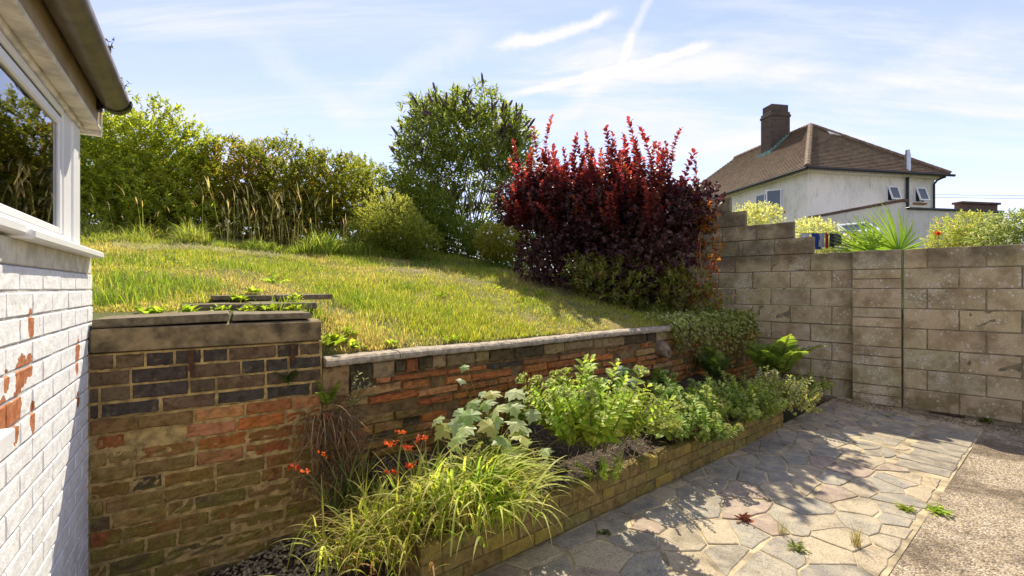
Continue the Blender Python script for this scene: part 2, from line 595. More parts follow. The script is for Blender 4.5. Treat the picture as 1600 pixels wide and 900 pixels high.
def glass_mat(name):
    m, t, b = mat(name)
    fr = t.new('ShaderNodeFresnel'); fr.inputs['IOR'].default_value = 1.52
    p = pos(t)
    t.put(fr.inputs['Normal'], t.bump(t.noise(p, 1.6, 2), .02, .02))
    gl = t.new('ShaderNodeBsdfGlossy'); gl.inputs['Roughness'].default_value = 0.015
    tr = t.new('ShaderNodeBsdfTransparent'); tr.inputs[0].default_value = (.80, .86, .84, 1)
    mx = t.new('ShaderNodeMixShader')
    t.put(mx.inputs[0], t.math('ADD', t.math('MULTIPLY', fr.outputs[0], 1.7), .02, clamp=True))
    t.l.new(tr.outputs[0], mx.inputs[1]); t.l.new(gl.outputs[0], mx.inputs[2])
    out = [n for n in t.n if n.type == 'OUTPUT_MATERIAL'][0]
    t.l.new(mx.outputs[0], out.inputs[0])
    return m


def soil_mat(name, c0=(.028, .018, .010), c1=(.085, .058, .034)):
    m, t, b = mat(name)
    p = pos(t)
    n = t.noise(p, 38, 6, .7)
    c = t.mix(c0, c1, t.step(n, .38, .68))
    t.put(b.inputs['Base Color'], c)
    b.inputs['Roughness'].default_value = .95
    t.put(b.inputs['Normal'], t.bump(n, .9, .02))
    return m


def turf_mat(name):
    m, t, b = mat(name)
    p = pos(t)
    n = t.noise(p, 2.2, 5, .6); f = t.noise(p, 60, 4, .7)
    c = t.mix((.11, .12, .022), (.26, .20, .075), t.step(n, .42, .66))
    c = t.mix(c, (.05, .05, .012), t.math('MULTIPLY', t.step(f, .5, .65), .6))
    t.put(b.inputs['Base Color'], c)
    b.inputs['Roughness'].default_value = .95
    t.put(b.inputs['Normal'], t.bump(f, .8, .03))
    return m


def attr_mat(name, rough=.8, spec=.25, bump=.3, bscale=90, dist=.004):
    m, t, b = mat(name)
    a = t.new('ShaderNodeAttribute', attribute_name='col').outputs['Color']
    p = pos(t)
    n = t.noise(p, bscale, 4, .7)
    t.put(b.inputs['Base Color'], t.mix(t.mix(a, (.65, .62, .58), 1.0, 'MULTIPLY'), a, t.step(n, .35, .6)))
    b.inputs['Roughness'].default_value = rough
    b.inputs['Specular IOR Level'].default_value = spec
    t.put(b.inputs['Normal'], t.bump(n, bump, dist))
    return m


M = {}
M['leaf'] = leaf_mat('leaf', .50, 2.0, .5, .3)
M['leaf_hedge'] = leaf_mat('leaf_hedge', .55, 2.2, .5, .3)
M['leaf_purple'] = leaf_mat('leaf_purple', .30, 1.5, .5, .35, (1.0, .6, .55))
M['leaf_red'] = leaf_mat('leaf_red', .45, 2.3, .5, .3, (1.15, .55, .40))
M['leaf_gloss'] = leaf_mat('leaf_gloss', .42, 1.9, .5, .3)
M['grass'] = leaf_mat('grass_blade', .45, 1.8, .6, .2)
M['bark'] = attr_mat('bark')
M['brick'] = brick_mat('weathered_brick', .80, (.15, .125, .022), smear=.42, smear_col=(.36, .24, .085), dark=.5, bump=1.0)
M['brick_up'] = brick_mat('weathered_brick_upper', .4, smear=.5, dark=.35, bump=1.0)
M['planter_brick'] = brick_mat('mossy_planter_brick', .45, (.26, .20, .035), .4, (.40, .31, .13), .30, .30)
M['mortar'] = plain('mortar', (.38, .265, .10), .95, .45, 22, .8, 70, .008)
M['planter_mortar'] = plain('mossy_mortar', (.13, .095, .035), .95, .5, 14, .9, 50, .008)
M['mortar_dark'] = plain('old_mortar', (.17, .105, .042), .95, .5, 14, .9, 50, .012)
M['mortar_grey'] = plain('grey_mortar', (.20, .165, .10), .95, .35, 20, .6, 80, .004)
M['joint'] = plain('paving_joint', (.36, .29, .175), .92, .55, 5, .8, 60, .006)
M['block'] = block_mat('concrete_block')
M['paving'] = paving_mat('paving_stone')
M['gravel'] = gravel_mat('exposed_aggregate')
M['concrete'] = plain('aged_concrete', (.19, .14, .07), .92, .65, 10, .7, 90, .006)
M['coping'] = plain('weathered_coping', (.33, .275, .20), .92, .4, 30, .8, 130, .006)
M['slab'] = plain('lichened_slab', (.17, .135, .08), .92, .4, 24, .8, 110, .006)
M['upvc'] = plain('white_upvc', (.82, .82, .81), .35, .03, 4, .0)
M['dirty_white'] = plain('dirty_white_board', (.66, .61, .51), .55, .26, 13, .2, 60, .003)
M['soffit'] = plain('brown_soffit', (.34, .26, .15), .6, .2, 9, .15, 60, .003)
M['gutter'] = plain('weathered_gutter', (.115, .092, .062), .42, .3, 16, .12, 60, .002, 0, .5)
M['black'] = plain('black_plastic', (.012, .012, .012), .4, .2, 9, .0)
M['rust'] = plain('rusty_iron', (.065, .026, .012), .8, .5, 40, .6, 90, .003)
M['clay'] = plain('old_clay_pipe', (.19, .135, .085), .8, .35, 25, .5, 80, .004)
M['terracotta'] = plain('terracotta', (.33, .13, .05), .8, .3, 30, .4, 90, .003)
M['glass'] = glass_mat('window_glass')
M['room'] = plain('room_wall', (.36, .38, .37), .9, .1, 2, 0)
M['soil'] = soil_mat('soil')
M['turf'] = turf_mat('turf_soil')
M['field'] = plain('field', (.07, .085, .025), .95, .4, .3, .4, 3, .1)
M['litter'] = attr_mat('dry_litter')
M['pebble'] = attr_mat('pebble', .7, .3, .3, 140, .002)
M['roof'] = roof_mat('old_clay_tiles')
M['ridge'] = plain('ridge_tile', (.20, .135, .085), .9, .35, 7, .3, 40, .01)
M['render'] = render_mat('stained_render', (.82, .77, .67))
M['render_lo'] = render_mat('patched_render', (.66, .62, .55))
M['chimney'] = far_brick_mat('chimney_brick', (.075, .050, .036), (.12, .075, .05), (.12, .10, .08))
M['coping_brick'] = far_brick_mat('parapet_brick', (.10, .05, .035), (.17, .085, .055), (.12, .10, .08))
M['far_glass'] = plain('far_window_glass', (.05, .07, .09), .06, .1, 3, 0, spec=.8)
M['verdigris'] = plain('verdigris_flashing', (.16, .30, .25), .7, .2, 6, 0)
M['steel'] = plain('steel_flue', (.45, .45, .46), .3, .1, 6, 0, metal=.9)
M['cloth'] = attr_mat('cloth', .9, .2, 0)
M['wire'] = plain('wire', (.03, .03, .035), .6, .1, 3, 0)

# ================================================================== GROUND
def grid_mesh(name, P, nx, ny, smooth=True, col=None):
    i, j = np.meshgrid(np.arange(nx - 1), np.arange(ny - 1), indexing='ij')
    a = (i * ny + j).ravel()
    F = np.stack([a, a + ny, a + ny + 1, a + 1], -1)
    return mesh_np(name, P, F, col, smooth)


# far ground sheet to the horizon
V = np.array([(-1500, -1500, -.14), (1500, -1500, -.14), (1500, 1500, -.14), (-1500, 1500, -.14)])
obj('ground', mesh_np('ground', V, np.array([(0, 1, 2, 3)])), M['field'], kind='structure')

# raised lawn and the hill behind, up to the boundary wall
ps = np.concatenate([np.linspace(.10, 7, 70), np.linspace(7.3, 16, 20), np.linspace(18, 90, 20)])
rows = []
for p in ps:
    base = RS - RN * p
    # right edge: just inside the boundary wall
    qmax = (B0 + .12 - base @ BN) / (RD @ BN)
    qs = np.concatenate([np.linspace(-60, -6.0, 12), np.linspace(-5.8, 0, 50), np.linspace(.04, qmax, 60)])
    x = base[0] + np.where(qs > 0, RD[0], LD[0]) * qs; y = base[1] + np.where(qs > 0, RD[1], LD[1]) * qs
    rows.append(np.stack([x, y, lawn_z(x, y)], -1))
skirt = rows[0].copy(); skirt[:, 2] -= .12
LV = np.stack([skirt] + rows)
# keep the lawn from running under the house: the house stands left of its own wall plane
obj('lawn', grid_mesh('lawn', LV.reshape(-1, 3), LV.shape[0], LV.shape[1]), M['turf'], kind='structure')


def neigh_z(x, y):
    d = np.asarray(x) * BN[0] + np.asarray(y) * BN[1] - B0
    return 1.15 + .045 * np.clip(d, 0, 14) - .03 * np.clip(d - 40, 0, 60)


ds = np.concatenate([np.linspace(.14, 8, 16), np.linspace(9, 120, 30)])
ts = np.linspace(-45, 90, 60)
D, T = np.meshgrid(ds, ts, indexing='ij')
x = BN[0] * (B0 + D) + BD[0] * T; y = BN[1] * (B0 + D) + BD[1] * T
obj('neighbour_ground', grid_mesh('neighbour_ground', np.stack([x, y, neigh_z(x, y)], -1).reshape(-1, 3), len(ds), len(ts)), M['field'], kind='structure')

# ================================================================== PATIO
PO = V2(0.771, 2.934)                        # a foot point of the planter front
PN_P = -(PO @ RN)                            # distance measure of that line
EDGE = .58                                   # paving / gravel line


def strip(q, p): return RD[0] * q - RN[0] * p, RD[1] * q - RN[1] * p     # q along, p measured from the camera foot


# bed of mortar under the stones, one sheet
qs = np.linspace(-3.5, 8.2, 60); pp = np.linspace(EDGE - .005, PN_P + .03, 14)
Q, P_ = np.meshgrid(qs, pp, indexing='ij')
x, y = strip(Q, P_)
keep = x * BN[0] + y * BN[1]
over = np.maximum(keep - (B0 + .1), 0)
x = x - BN[0] * over; y = y - BN[1] * over
patio = obj('patio', grid_mesh('patio', np.stack([x, y, patio_z(x, y) - .0015], -1).reshape(-1, 3), len(qs), len(pp)), M['joint'], kind='structure')

qs = np.linspace(-6, 11, 80); pp = np.linspace(-7, EDGE - .004, 40)
Q, P_ = np.meshgrid(qs, pp, indexing='ij')
x, y = strip(Q, P_)
over = np.maximum(x * BN[0] + y * BN[1] - (B0 + .1), 0)
x = x - BN[0] * over; y = y - BN[1] * over
z = patio_z(x, y) - .004 + .004 * wob(np.stack([x.ravel(), y.ravel()], -1), 5, 3).reshape(x.shape)
obj('gravel_yard', grid_mesh('gravel_yard', np.stack([x, y, z], -1).reshape(-1, 3), len(qs), len(pp)), M['gravel'], kind='structure')


def clip_poly(poly, n, c):
    out = []
    for i in range(len(poly)):
        a, b = poly[i], poly[(i + 1) % len(poly)]
        da, db = a @ n - c, b @ n - c
        if da <= 0: out.append(a)
        if (da < 0) != (db < 0) and abs(da - db) > 1e-12:
            out.append(a + (b - a) * (da / (da - db)))
    return out


def inset(poly, d):
    out = [np.array(p) for p in poly]
    res = list(out)
    cx = np.mean(out, 0)
    for i in range(len(out)):
        a, b = out[i], out[(i + 1) % len(out)]
        e = b - a
        L = np.linalg.norm(e)
        if L < 1e-6: continue
        n = np.array([e[1], -e[0]]) / L
        if n @ (cx - a) > 0: n = -n
        res = clip_poly(res, n, a @ n - d)
        if len(res) < 3: return []
    return res


STONE_COLS = [(.36, .33, .27), (.32, .295, .245), (.40, .355, .275), (.50, .42, .29), (.38, .29, .23), (.45, .38, .27), (.30, .28, .24), (.47, .385, .26)]


def stone(poly, col, h=.0):
    """one flat stone: chipped outline, chamfered rim"""
    r = random
    pts = []
    for i in range(len(poly)):
        a, b = poly[i], poly[(i + 1) % len(poly)]
        L = np.linalg.norm(b - a)
        k = max(1, int(L / .075))
        for j in range(k):
            q = a + (b - a) * (j / k)
            q = q + rng.normal(0, .005 if j else .002, 2)
            pts.append(q)
    pts = np.array(pts)
    c = pts.mean(0)
    n = len(pts)
    inn = c + (pts - c) * (1 - .005 / np.maximum(np.linalg.norm(pts - c, axis=1, keepdims=True), .03))
    x, y = strip(c[0], c[1])
    tx, ty = rng.normal(0, .004, 2)
    zt = .0035 + h + rng.uniform(-.0015, .003)
    def lift(a, z):
        X, Y = strip(a[:, 0], a[:, 1])
        return np.stack([X - x, Y - y, z + patio_z(X, Y) + tx * (a[:, 0] - c[0]) + ty * (a[:, 1] - c[1])], -1)
    Vv = np.concatenate([lift(inn, zt), lift(pts, zt - .003), lift(pts, zt - .035)])
    me = bpy.data.meshes.new('paving_stone')
    k = np.arange(n)
    F = [tuple(k.tolist())]
    for o_ in (0, n):
        F += [(int(i + o_), int(i + n + o_), int((i + 1) % n + n + o_), int((i + 1) % n + o_)) for i in k]
    # make the top face upward
    area = np.sum(pts[:, 0] * np.roll(pts[:, 1], -1) - np.roll(pts[:, 0], -1) * pts[:, 1])
    me.from_pydata(Vv.tolist(), [], F)
    me.update()
    if me.polygons[0].normal.z < 0: me.flip_normals()
    o = obj('paving_stone', me, M['paving'], patio, (x, y, 0))
    o.color = (*col, 1)
    return o


# rectangular setts along the right border at the far end, crazy paving elsewhere
rects = []
q = 4.55
for k, w in enumerate((.20, .19, .22, .18, .20, .21, .24, .22)):
    dx = .33 + .03 * math.sin(k * 2.3)
    rects.append((q, q + w, EDGE + .004, EDGE + dx)); q += w
q = 5.05
for k, w in enumerate((.24, .20, .22, .2)):
    rects.append((q, q + w, EDGE + .40, EDGE + .68 + .02 * math.sin(k * 3)))
    q += w
FAR_Q = 6.15
for (a, b, c, d) in rects:
    poly = [V2(a, c), V2(b, c), V2(b, d), V2(a, d)]
    poly = [p + rng.normal(0, .006, 2) * np.array([1, 1 if p[1] > EDGE + .01 else 0]) for p in poly]
    stone(inset(poly, .007), random.choice([(.35, .31, .24), (.32, .285, .225), (.39, .34, .24), (.30, .27, .215)]))


def inrect(c, m=0.0): return any(a - m < c[0] < b + m and cc - m < c[1] < d + m for a, b, cc, d in rects)


seeds = []
tries = 0
while tries < 6000:
    tries += 1
    s = V2(rng.uniform(-2.4, 6.9), rng.uniform(EDGE, PN_P + .02))
    rad = rng.choice([.13, .2, .3, .42], p=[.10, .25, .35, .3]) * (1.12 if s[0] < 4.4 else .85)
    if inrect(s, .03): continue
    if all(np.hypot(*(s - t)) > rad for t in seeds): seeds.append(s)
rcent = []
for (a, b, c, d) in rects:
    for fx in (.15, .5, .85):
        for fy in (.1, .5, .9): rcent.append(V2(a + (b - a) * fx, c + (d - c) * fy))
allc = seeds + rcent
SW = np.array([.55, 1.0])
for s in seeds:
    ej = rng.uniform(-.004, .035, 2)
    poly = [V2(s[0] - .6, EDGE + .004 + ej[0]), V2(s[0] + .6, EDGE + .004 + ej[1]), V2(s[0] + .6, PN_P - .012), V2(s[0] - .6, PN_P - .012)]
    for t in allc:
        if t is s: continue
        dv = t - s
        L = np.hypot(*dv)
        if L > 1.3: continue
        n = dv * SW
        cc_ = (t @ (SW * t) - s @ (SW * s)) / 2
        nl = np.linalg.norm(n)
        poly = clip_poly(poly, n / nl, cc_ / nl)
        if len(poly) < 3: break
    if len(poly) < 3: continue
    # keep clear of the boundary wall
    nb = V2(RD @ BN, -(RN @ BN))
    poly = clip_poly(poly, nb, B0 - .34)
    if len(poly) < 3: continue
    poly = inset(poly, rng.uniform(.003, .011))
    # drop slivers of edges
    if len(poly) < 3: continue
    pl = [poly[0]]
    for q in poly[1:]:
        if np.linalg.norm(q - pl[-1]) > .035: pl.append(q)
    if np.linalg.norm(pl[0] - pl[-1]) < .035: pl.pop()
    if len(pl) < 3: continue
    stone(pl, random.choice(STONE_COLS))

# loose chippings on the gravel yard and in the corner by the boundary wall
ICO = None
def pebbles(name, xy, z, size, cols, flat=.6):
    n = len(xy)
    t = (1 + 5 ** .5) / 2
    base = np.array([(1, 0, 0), (-1, 0, 0), (0, 1, 0), (0, -1, 0), (0, 0, 1), (0, 0, -1)], float)
    Ft = np.array([(0, 2, 4), (2, 1, 4), (1, 3, 4), (3, 0, 4), (2, 0, 5), (1, 2, 5), (3, 1, 5), (0, 3, 5)])
    Vv = base[None] * size[:, None, None] * rng.uniform(.55, 1.2, (n, 6, 1))
    an = rng.uniform(0, 6.28, n)
    ca, sa = np.cos(an)[:, None], np.sin(an)[:, None]
    X = Vv[:, :, 0] * ca - Vv[:, :, 1] * sa; Y = Vv[:, :, 0] * sa + Vv[:, :, 1] * ca
    Vv = np.stack([X + xy[:, None, 0], Y + xy[:, None, 1], Vv[:, :, 2] * flat + z[:, None]], -1)
    F = (Ft[None] + (np.arange(n) * 6)[:, None, None]).reshape(-1, 3)
    C = np.repeat(cols, 6, axis=0)
    return mesh_np(name, Vv.reshape(-1, 3), F, C, False)


n = 9000
qq = rng.uniform(.5, 7.2, n); pp = EDGE - .02 - rng.uniform(0, 1, n) ** 1.5 * 3.2
x, y = strip(qq, pp)
k = (x * BN[0] + y * BN[1] < B0 - .03) & (y > 1.2)
x, y = x[k], y[k]
xy = np.stack([x, y], -1)
tone = np.clip(.5 + .35 * rng.normal(size=len(x)), 0, 1)[:, None]
cols = (1 - tone) * np.array([.16, .10, .055]) + tone * np.array([.52, .43, .32])
obj('loose_chippings', pebbles('loose_chippings', xy, patio_z(x, y) - .004, rng.uniform(.002, .0055, len(x)), cols), M['pebble'],
    label='pale brown loose chippings over the yard beside the crazy paving', cat='chippings', kind='stuff')

n = 5200
dd = .02 + np.abs(rng.normal(0, .20, n)); tt = rng.uniform(-1.2, 4.5, n)
x = BN[0] * (B0 - dd) + BD[0] * tt; y = BN[1] * (B0 - dd) + BD[1] * tt
tone = rng.uniform(0, 1, n)[:, None]
cols = (1 - tone) * np.array([.09, .055, .03]) + tone * np.array([.34, .23, .13])
obj('wall_foot_debris', pebbles('wall_foot_debris', np.stack([x, y], -1), patio_z(x, y) + rng.uniform(-.002, .004, n), rng.uniform(.004, .012, n), cols, .4), M['pebble'],
    label='brown leaf crumbs and grit swept along the foot of the block wall', cat='debris', kind='stuff')

# ================================================================== BRICK AND BLOCK PIECES
def brick_variant(name, w, h, d, rough, seed, nx=5, ny=3, bev=.006):
    """front face (towards -Y) uneven and rounded off, back plain; origin at the middle of the front"""
    r = np.random.default_rng(seed)
    us = np.concatenate([[-w / 2, -w / 2], np.linspace(-w / 2 + bev, w / 2 - bev, nx), [w / 2, w / 2]])
    vs = np.concatenate([[-h / 2, -h / 2], np.linspace(-h / 2 + bev, h / 2 - bev, ny), [h / 2, h / 2]])
    NX, NY = len(us), len(vs)
    U, Vv = np.meshgrid(us, vs, indexing='ij')
    D = np.zeros_like(U)
    D[1, :] = bev; D[-2, :] = bev; D[:, 1] = bev; D[:, -2] = bev
    D += r.uniform(-rough, rough * 1.2, U.shape)
    U = U + r.uniform(-rough, rough, U.shape) * .8
    Vv = Vv + r.uniform(-rough, rough, U.shape) * .8
    D[0, :] = d; D[-1, :] = d; D[:, 0] = d; D[:, -1] = d
    P = np.stack([U, D, Vv], -1).reshape(-1, 3)
    me = grid_mesh(name, P, NX, NY, False)
    if me.polygons[(NX // 2) * (NY - 1) + NY // 2].normal.y > 0: me.flip_normals()
    return me


def zrot(nrm): return math.atan2(nrm[1], nrm[0]) + math.pi / 2        # turns local -Y to the outward normal


BV = [brick_variant('brick', .215, .065, .06, .0022, k) for k in range(6)]           # tidy bricks
BR = [brick_variant('brick', .215, .065, .07, .0042, 20 + k, 7, 4, .007) for k in range(12)]   # eroded bricks
BW = [brick_variant('brick', .215, .066, .05, .0009, 40 + k, 4, 3, .003) for k in range(5)]   # painted bricks
BB = [brick_variant('block', .44, .215, .09, .0026, 60 + k, 7, 5, .006) for k in range(9)]    # concrete blocks


def lay(variants, name, origin, dr, nr, s0, s1, z, h, proud, parent, m, col, tilt=0.0):
    """one piece between s0 and s1 along the wall at height z (bottom), face pushed out by proud"""
    me = random.choice(variants)
    L0 = .44 if variants is BB else .215
    H0 = .215 if variants is BB else (.066 if variants is BW else .065)
    c = origin + dr * ((s0 + s1) / 2) + nr * proud
    o = obj(name, me, m, parent, (c[0], c[1], z + h / 2), (0, tilt, zrot(nr)))
    o.scale = ((s1 - s0) / L0, 1, h / H0)
    o.color = (*col, 1)
    return o


def jit(c, a=.12):
    k = 1 + rng.uniform(-a, a)
    return tuple(float(np.clip(v * k * (1 + rng.uniform(-a, a) * .4), 0, 1)) for v in c)


# ================================================================== WHITE HOUSE AT THE LEFT
house = thing('painted_house', (HC[0] - .6, HC[1] - .4, 0), 'white painted brick house corner with flaking paint, window and brown gutter', 'house')
house_loc = np.array(house.location)
def hp(q, e, z):
    p = HC + HW * q + HD * e
    return np.array([p[0], p[1], z]) - house_loc

def hbox(name, q0, q1, e0, e1, z0, z1, m, parent=house, b=.004, kind=None):
    me = bevel_box(name, q0, q1, e0, e1, z0, z1, b)
    c = HC - house_loc[:2]
    # local x = HW, local y = HD
    for v in me.vertices:
        x, y, z = v.co
        v.co = (c[0] + HW[0] * x + HD[0] * y, c[1] + HW[1] * x + HD[1] * y, z)
    me.update()
    import bmesh
    bm = bmesh.new(); bm.from_mesh(me); bmesh.ops.recalc_face_normals(bm, faces=bm.faces); bm.to_mesh(me); bm.free()
    return obj(name, me, m, parent, kind=kind)


Q_END = -.10                                  # the house corner lies just past the retaining wall face
wall = hbox('wall', Q_END + .004, 6.0, -.25, -.0035, -.1, 1.465, plain('painted_joint', (.55, .53, .49), .8, .15, 20, .4, 70, .004), house, .006)
# flaked patches (photograph pixels put onto the wall plane)
def wall_px(u, v, e=0.0):
    a = (u - 800) / FPX
    o = HC + HD * e
    q = (a * o[1] - o[0]) / (HW[0] - a * HW[1])
    p = o + HW * q
    return np.array([p[0], p[1], CH - (v - 450) / FPX * p[1]])
patches = []
for (u, v, r, sz) in ((48, 504, .024, 1.5), (50, 518, .016, 1.2), (34, 582, .042, 1.0), (46, 570, .028, 1.1), (30, 600, .024, 1.2), (28, 632, .034, 1.3), (12, 655, .055, .8), (2, 650, .04, 1.0),
                      (51, 652, .020, 2.2), (24, 678, .020, 1.6), (122, 547, .028, 1.6), (120, 570, .02, 1.6), (122, 625, .02, 1.4), (10, 596, .018, 1.6)):
    patches.append((*wall_px(u, v), r * 1.25, sz))
M['white_brick'] = white_brick_mat('flaking_white_paint', patches)
zc = [1.39 + k * .075 for k in range(-19, 1)]
for k, z in enumerate(zc):
    off = (.1125 if k % 2 else 0.0)
    s = Q_END - (.1125 if k % 2 else 0)
    first = True
    while s < 3.2:
        L = .225
        s0, s1 = max(s, Q_END), s + L
        if s1 - s0 > .03:
            me = random.choice(BW)
            c = HC + HW * ((s0 + s1) / 2) + HD * rng.uniform(-.001, .001)
            o = obj('brick', me, M['white_brick'], wall, (c[0] - house_loc[0], c[1] - house_loc[1], z + .0375), (0, 0, zrot(HD)))
            o.scale = ((s1 - s0 - .006) / .215, 1, .0665 / .066)
        s += L
# gable end bricks of the same wall, seen only from the side
# sill, corner post, frame, pane
hbox('render_band', Q_END + .004, 6.0, -.24, -.003, 1.466, 1.542, M['dirty_white'])
win = hbox('window', .388, 6.0, -.07, -.006, 1.5685, 1.602, M['upvc'], house, .005)
sill = hbox('sill', -.075, .98, -.12, .045, 1.540, 1.568, M['upvc'], win, .005)
hbox('sill_board', .981, 2.4, -.12, .030, 1.550, 1.580, M['upvc'], win, .005)
hbox('frame', .13, .258, -.07, -.004, 1.5685, 2.088, M['upvc'], win, .006)
hbox('frame', .262, .385, -.07, -.009, 1.5685, 2.088, M['upvc'], win, .006)
hbox('frame', .388, 6.0, -.07, -.006, 2.060, 2.088, M['upvc'], win, .006)
hbox('gasket', .3865, .4005, -.06, -.014, 1.603, 2.059, M['black'], win, .001)
hbox('gasket', .4006, 2.3, -.06, -.014, 2.050, 2.0595, M['black'], win, .001)
hbox('sash', .402, .446, -.05, -.008, 1.604, 2.049, M['upvc'], win, .005)
hbox('sash', .447, 2.2, -.05, -.008, 1.604, 1.628, M['upvc'], win, .005)
hbox('sash', .447, 2.2, -.05, -.008, 2.012, 2.049, M['upvc'], win, .005)
hbox('sash', 2.2, 2.26, -.05, -.008, 1.604, 2.049, M['upvc'], win, .005)
hbox('pane', .440, 2.21, -.022, -.017, 1.622, 2.018, M['glass'], win, .0005)
hbox('frame', .13, .20, -.26, -.072, 1.5685, 2.088, M['upvc'], win, .006)
hbox('room_wall', .30, 3.0, -2.2, -2.0, .6, 2.3, M['room'])
hbox('room_floor', .30, 3.0, -2.0, -.3, .55, .6, M['room'])
hbox('room_wall', 3.0, 3.1, -2.2, -.3, .55, 2.3, M['room'])
hbox('room_wall', .13, .2, -2.2, -.27, .55, 2.088, M['room'])
hbox('ceiling', .13, 3.0, -2.0, -.075, 2.10, 2.12, M['dirty_white'])
# head board, soffit, fascia, gutter
hbox('head_board', .10, 6.0, -.07, .004, 2.0885, 2.108, M['dirty_white'], b=.003)
hbox('soffit_board', .07, 6.0, -.07, .054, 2.109, 2.128, M['dirty_white'], b=.004)
hbox('fascia', .07, 6.0, .0, .050, 2.129, 2.262, M['soffit'], b=.004)
hbox('end_board', .05, .068, -.10, .056, 2.085, 2.29, M['dirty_white'], b=.003)
hbox('roof_edge', .04, 6.0, -2.5, .075, 2.264, 2.282, M['gutter'], b=.004)
# half-round gutter
def gutter(q0, q1, ec, zc_, r, th=.004, n=12):
    an = np.linspace(math.pi, 2 * math.pi, n)
    pts = [(math.cos(a) * r, math.sin(a) * r) for a in an] + [(math.cos(a) * (r - th), math.sin(a) * (r - th)) for a in an[::-1]]
    b = Buf()
    m_ = len(pts)
    Vv = []
    for q in (q0, q1):
        for (e, z) in pts: Vv.append(hp(q, ec + e, zc_ + z))
    F = [(i, (i + 1) % m_, (i + 1) % m_ + m_, i + m_) for i in range(m_)]
    b.add(Vv, F)
    return b, Vv, m_
GE, GZ, GR = .107, 2.246, .054
b, Vv, m_ = gutter(.125, 6.0, GE, GZ, GR)
gut = obj('gutter', b.mesh('gutter', True), M['gutter'], house)
b, Vv, m_ = gutter(.100, .135, GE, GZ + .001, GR + .006, .005); obj('gutter_union', b.mesh('gutter_union'), M['black'], gut)
b, Vv, m_ = gutter(.082, .094, GE, GZ + .001, GR + .005, .005); obj('gutter_union', b.mesh('gutter_union'), M['black'], gut)
# stop end
b = Buf()
an = np.linspace(math.pi, 2 * math.pi, 12)
Vv = [hp(.088, GE + math.cos(a) * (GR + .002), GZ + math.sin(a) * (GR + .002)) for a in an] + [hp(.108, GE + math.cos(a) * (GR + .002), GZ + math.sin(a) * (GR + .002)) for a in an]
b.add(Vv, [(i, i + 1, i + 13, i + 12) for i in range(11)])
b.add(Vv[:12], [(0, i, i + 1) for i in range(1, 11)])
obj('stop_end', b.mesh('stop_end'), M['gutter'], gut)
hbox('gutter_bracket', .11, .15, .0505, .066, 2.18, 2.24, M['black'], gut, .002)
# roof slope of the house (out of the frame, closes the building)
b = Buf()
Vv = np.array([hp(.04, .07, 2.345), hp(6, .07, 2.345), hp(6, -2.6, 3.6), hp(.04, -2.6, 3.6)])
Vv = np.concatenate([Vv, Vv - np.array([0, 0, .06])])
b.add(Vv, BOXF); obj('roof', b.mesh('roof'), M['roof'], house)
hbox('end_wall', Q_END, .12, -3.0, -.27, -.1, 1.54, M['dirty_white'])
hbox('meter_sill', 1.16, 1.7, -.004, .05, 1.012, 1.052, M['upvc'], house, .004)
# weeds sprouting in the gutter
b = Buf()
for (q, n_) in ((.62, 7), (.28, 4)):
    for k in range(n_):
        a = rng.uniform(0, 6.28); L = rng.uniform(.02, .06)
        p0 = hp(q + rng.uniform(-.02, .02), GE + .045, GZ - .005)
        p1 = p0 + np.array([math.cos(a) * L * .5 + .01, math.sin(a) * L * .5, L])
        add_tube(b, [p0, (p0 + p1) / 2 + np.array([.004, 0, .006]), p1], [.0012, .001, .0006], 4, (.05, .06, .02))
        for j in range(5):
            c = p0 + (p1 - p0) * rng.uniform(.4, 1)
            d = rng.normal(size=3); d /= np.linalg.norm(d)
            e = np.cross(d, [0, 0, 1.]); e /= np.linalg.norm(e) + 1e-6
            b.add([c, c + d * .006 + e * .004, c + d * .013, c + d * .006 - e * .004], [(0, 1, 2, 3)], (.05, .04, .03))
obj('gutter_weed', b.mesh('gutter_weed'), M['leaf'], gut)

# ================================================================== RETAINING WALL
ret = thing('retaining_wall', (RS[0], RS[1], 0), 'old weathered brick retaining wall holding back the sloping lawn', 'retaining wall')
rl = np.array(ret.location)
def rbox(name, o, d, n, s0, s1, y0, y1, z0, z1, m, b=.004, jitr=0, parent=ret, seed=0):
    """box along d from s0..s1, from y0 to y1 along outward n"""
    me = bevel_box(name, s0, s1, y0, y1, z0, z1, b, jitr, seed)
    for v in me.vertices:
        x, y, z = v.co
        v.co = (o[0] - rl[0] + d[0] * x + n[0] * y, o[1] - rl[1] + d[1] * x + n[1] * y, z)
    import bmesh
    bm = bmesh.new(); bm.from_mesh(me); bmesh.ops.recalc_face_normals(bm, faces=bm.faces); bm.to_mesh(me); bm.free()
    return obj(name, me, m, parent)

LN = V2(LD[1], -LD[0])
def rlay(variants, o, d, n, s0, s1, z, h, proud, m, col, tilt=0.0, name='brick'):
    q = lay(variants, name, o - rl[:2], d, n, s0, s1, z, h, proud, ret, m, col, tilt)
    return q

DARK = [(.125, .085, .05), (.075, .058, .045), (.15, .10, .055), (.065, .055, .045), (.165, .11, .06)]
RED = [(.50, .155, .04), (.42, .13, .04), (.54, .20, .06), (.36, .115, .04), (.46, .20, .085)]
BROWN = [(.34, .165, .06), (.38, .19, .07), (.29, .15, .058), (.40, .155, .05), (.38, .23, .10), (.45, .165, .05)]
LBR = [(.30, .175, .065), (.35, .21, .08), (.26, .15, .06), (.38, .25, .10), (.33, .15, .05)]
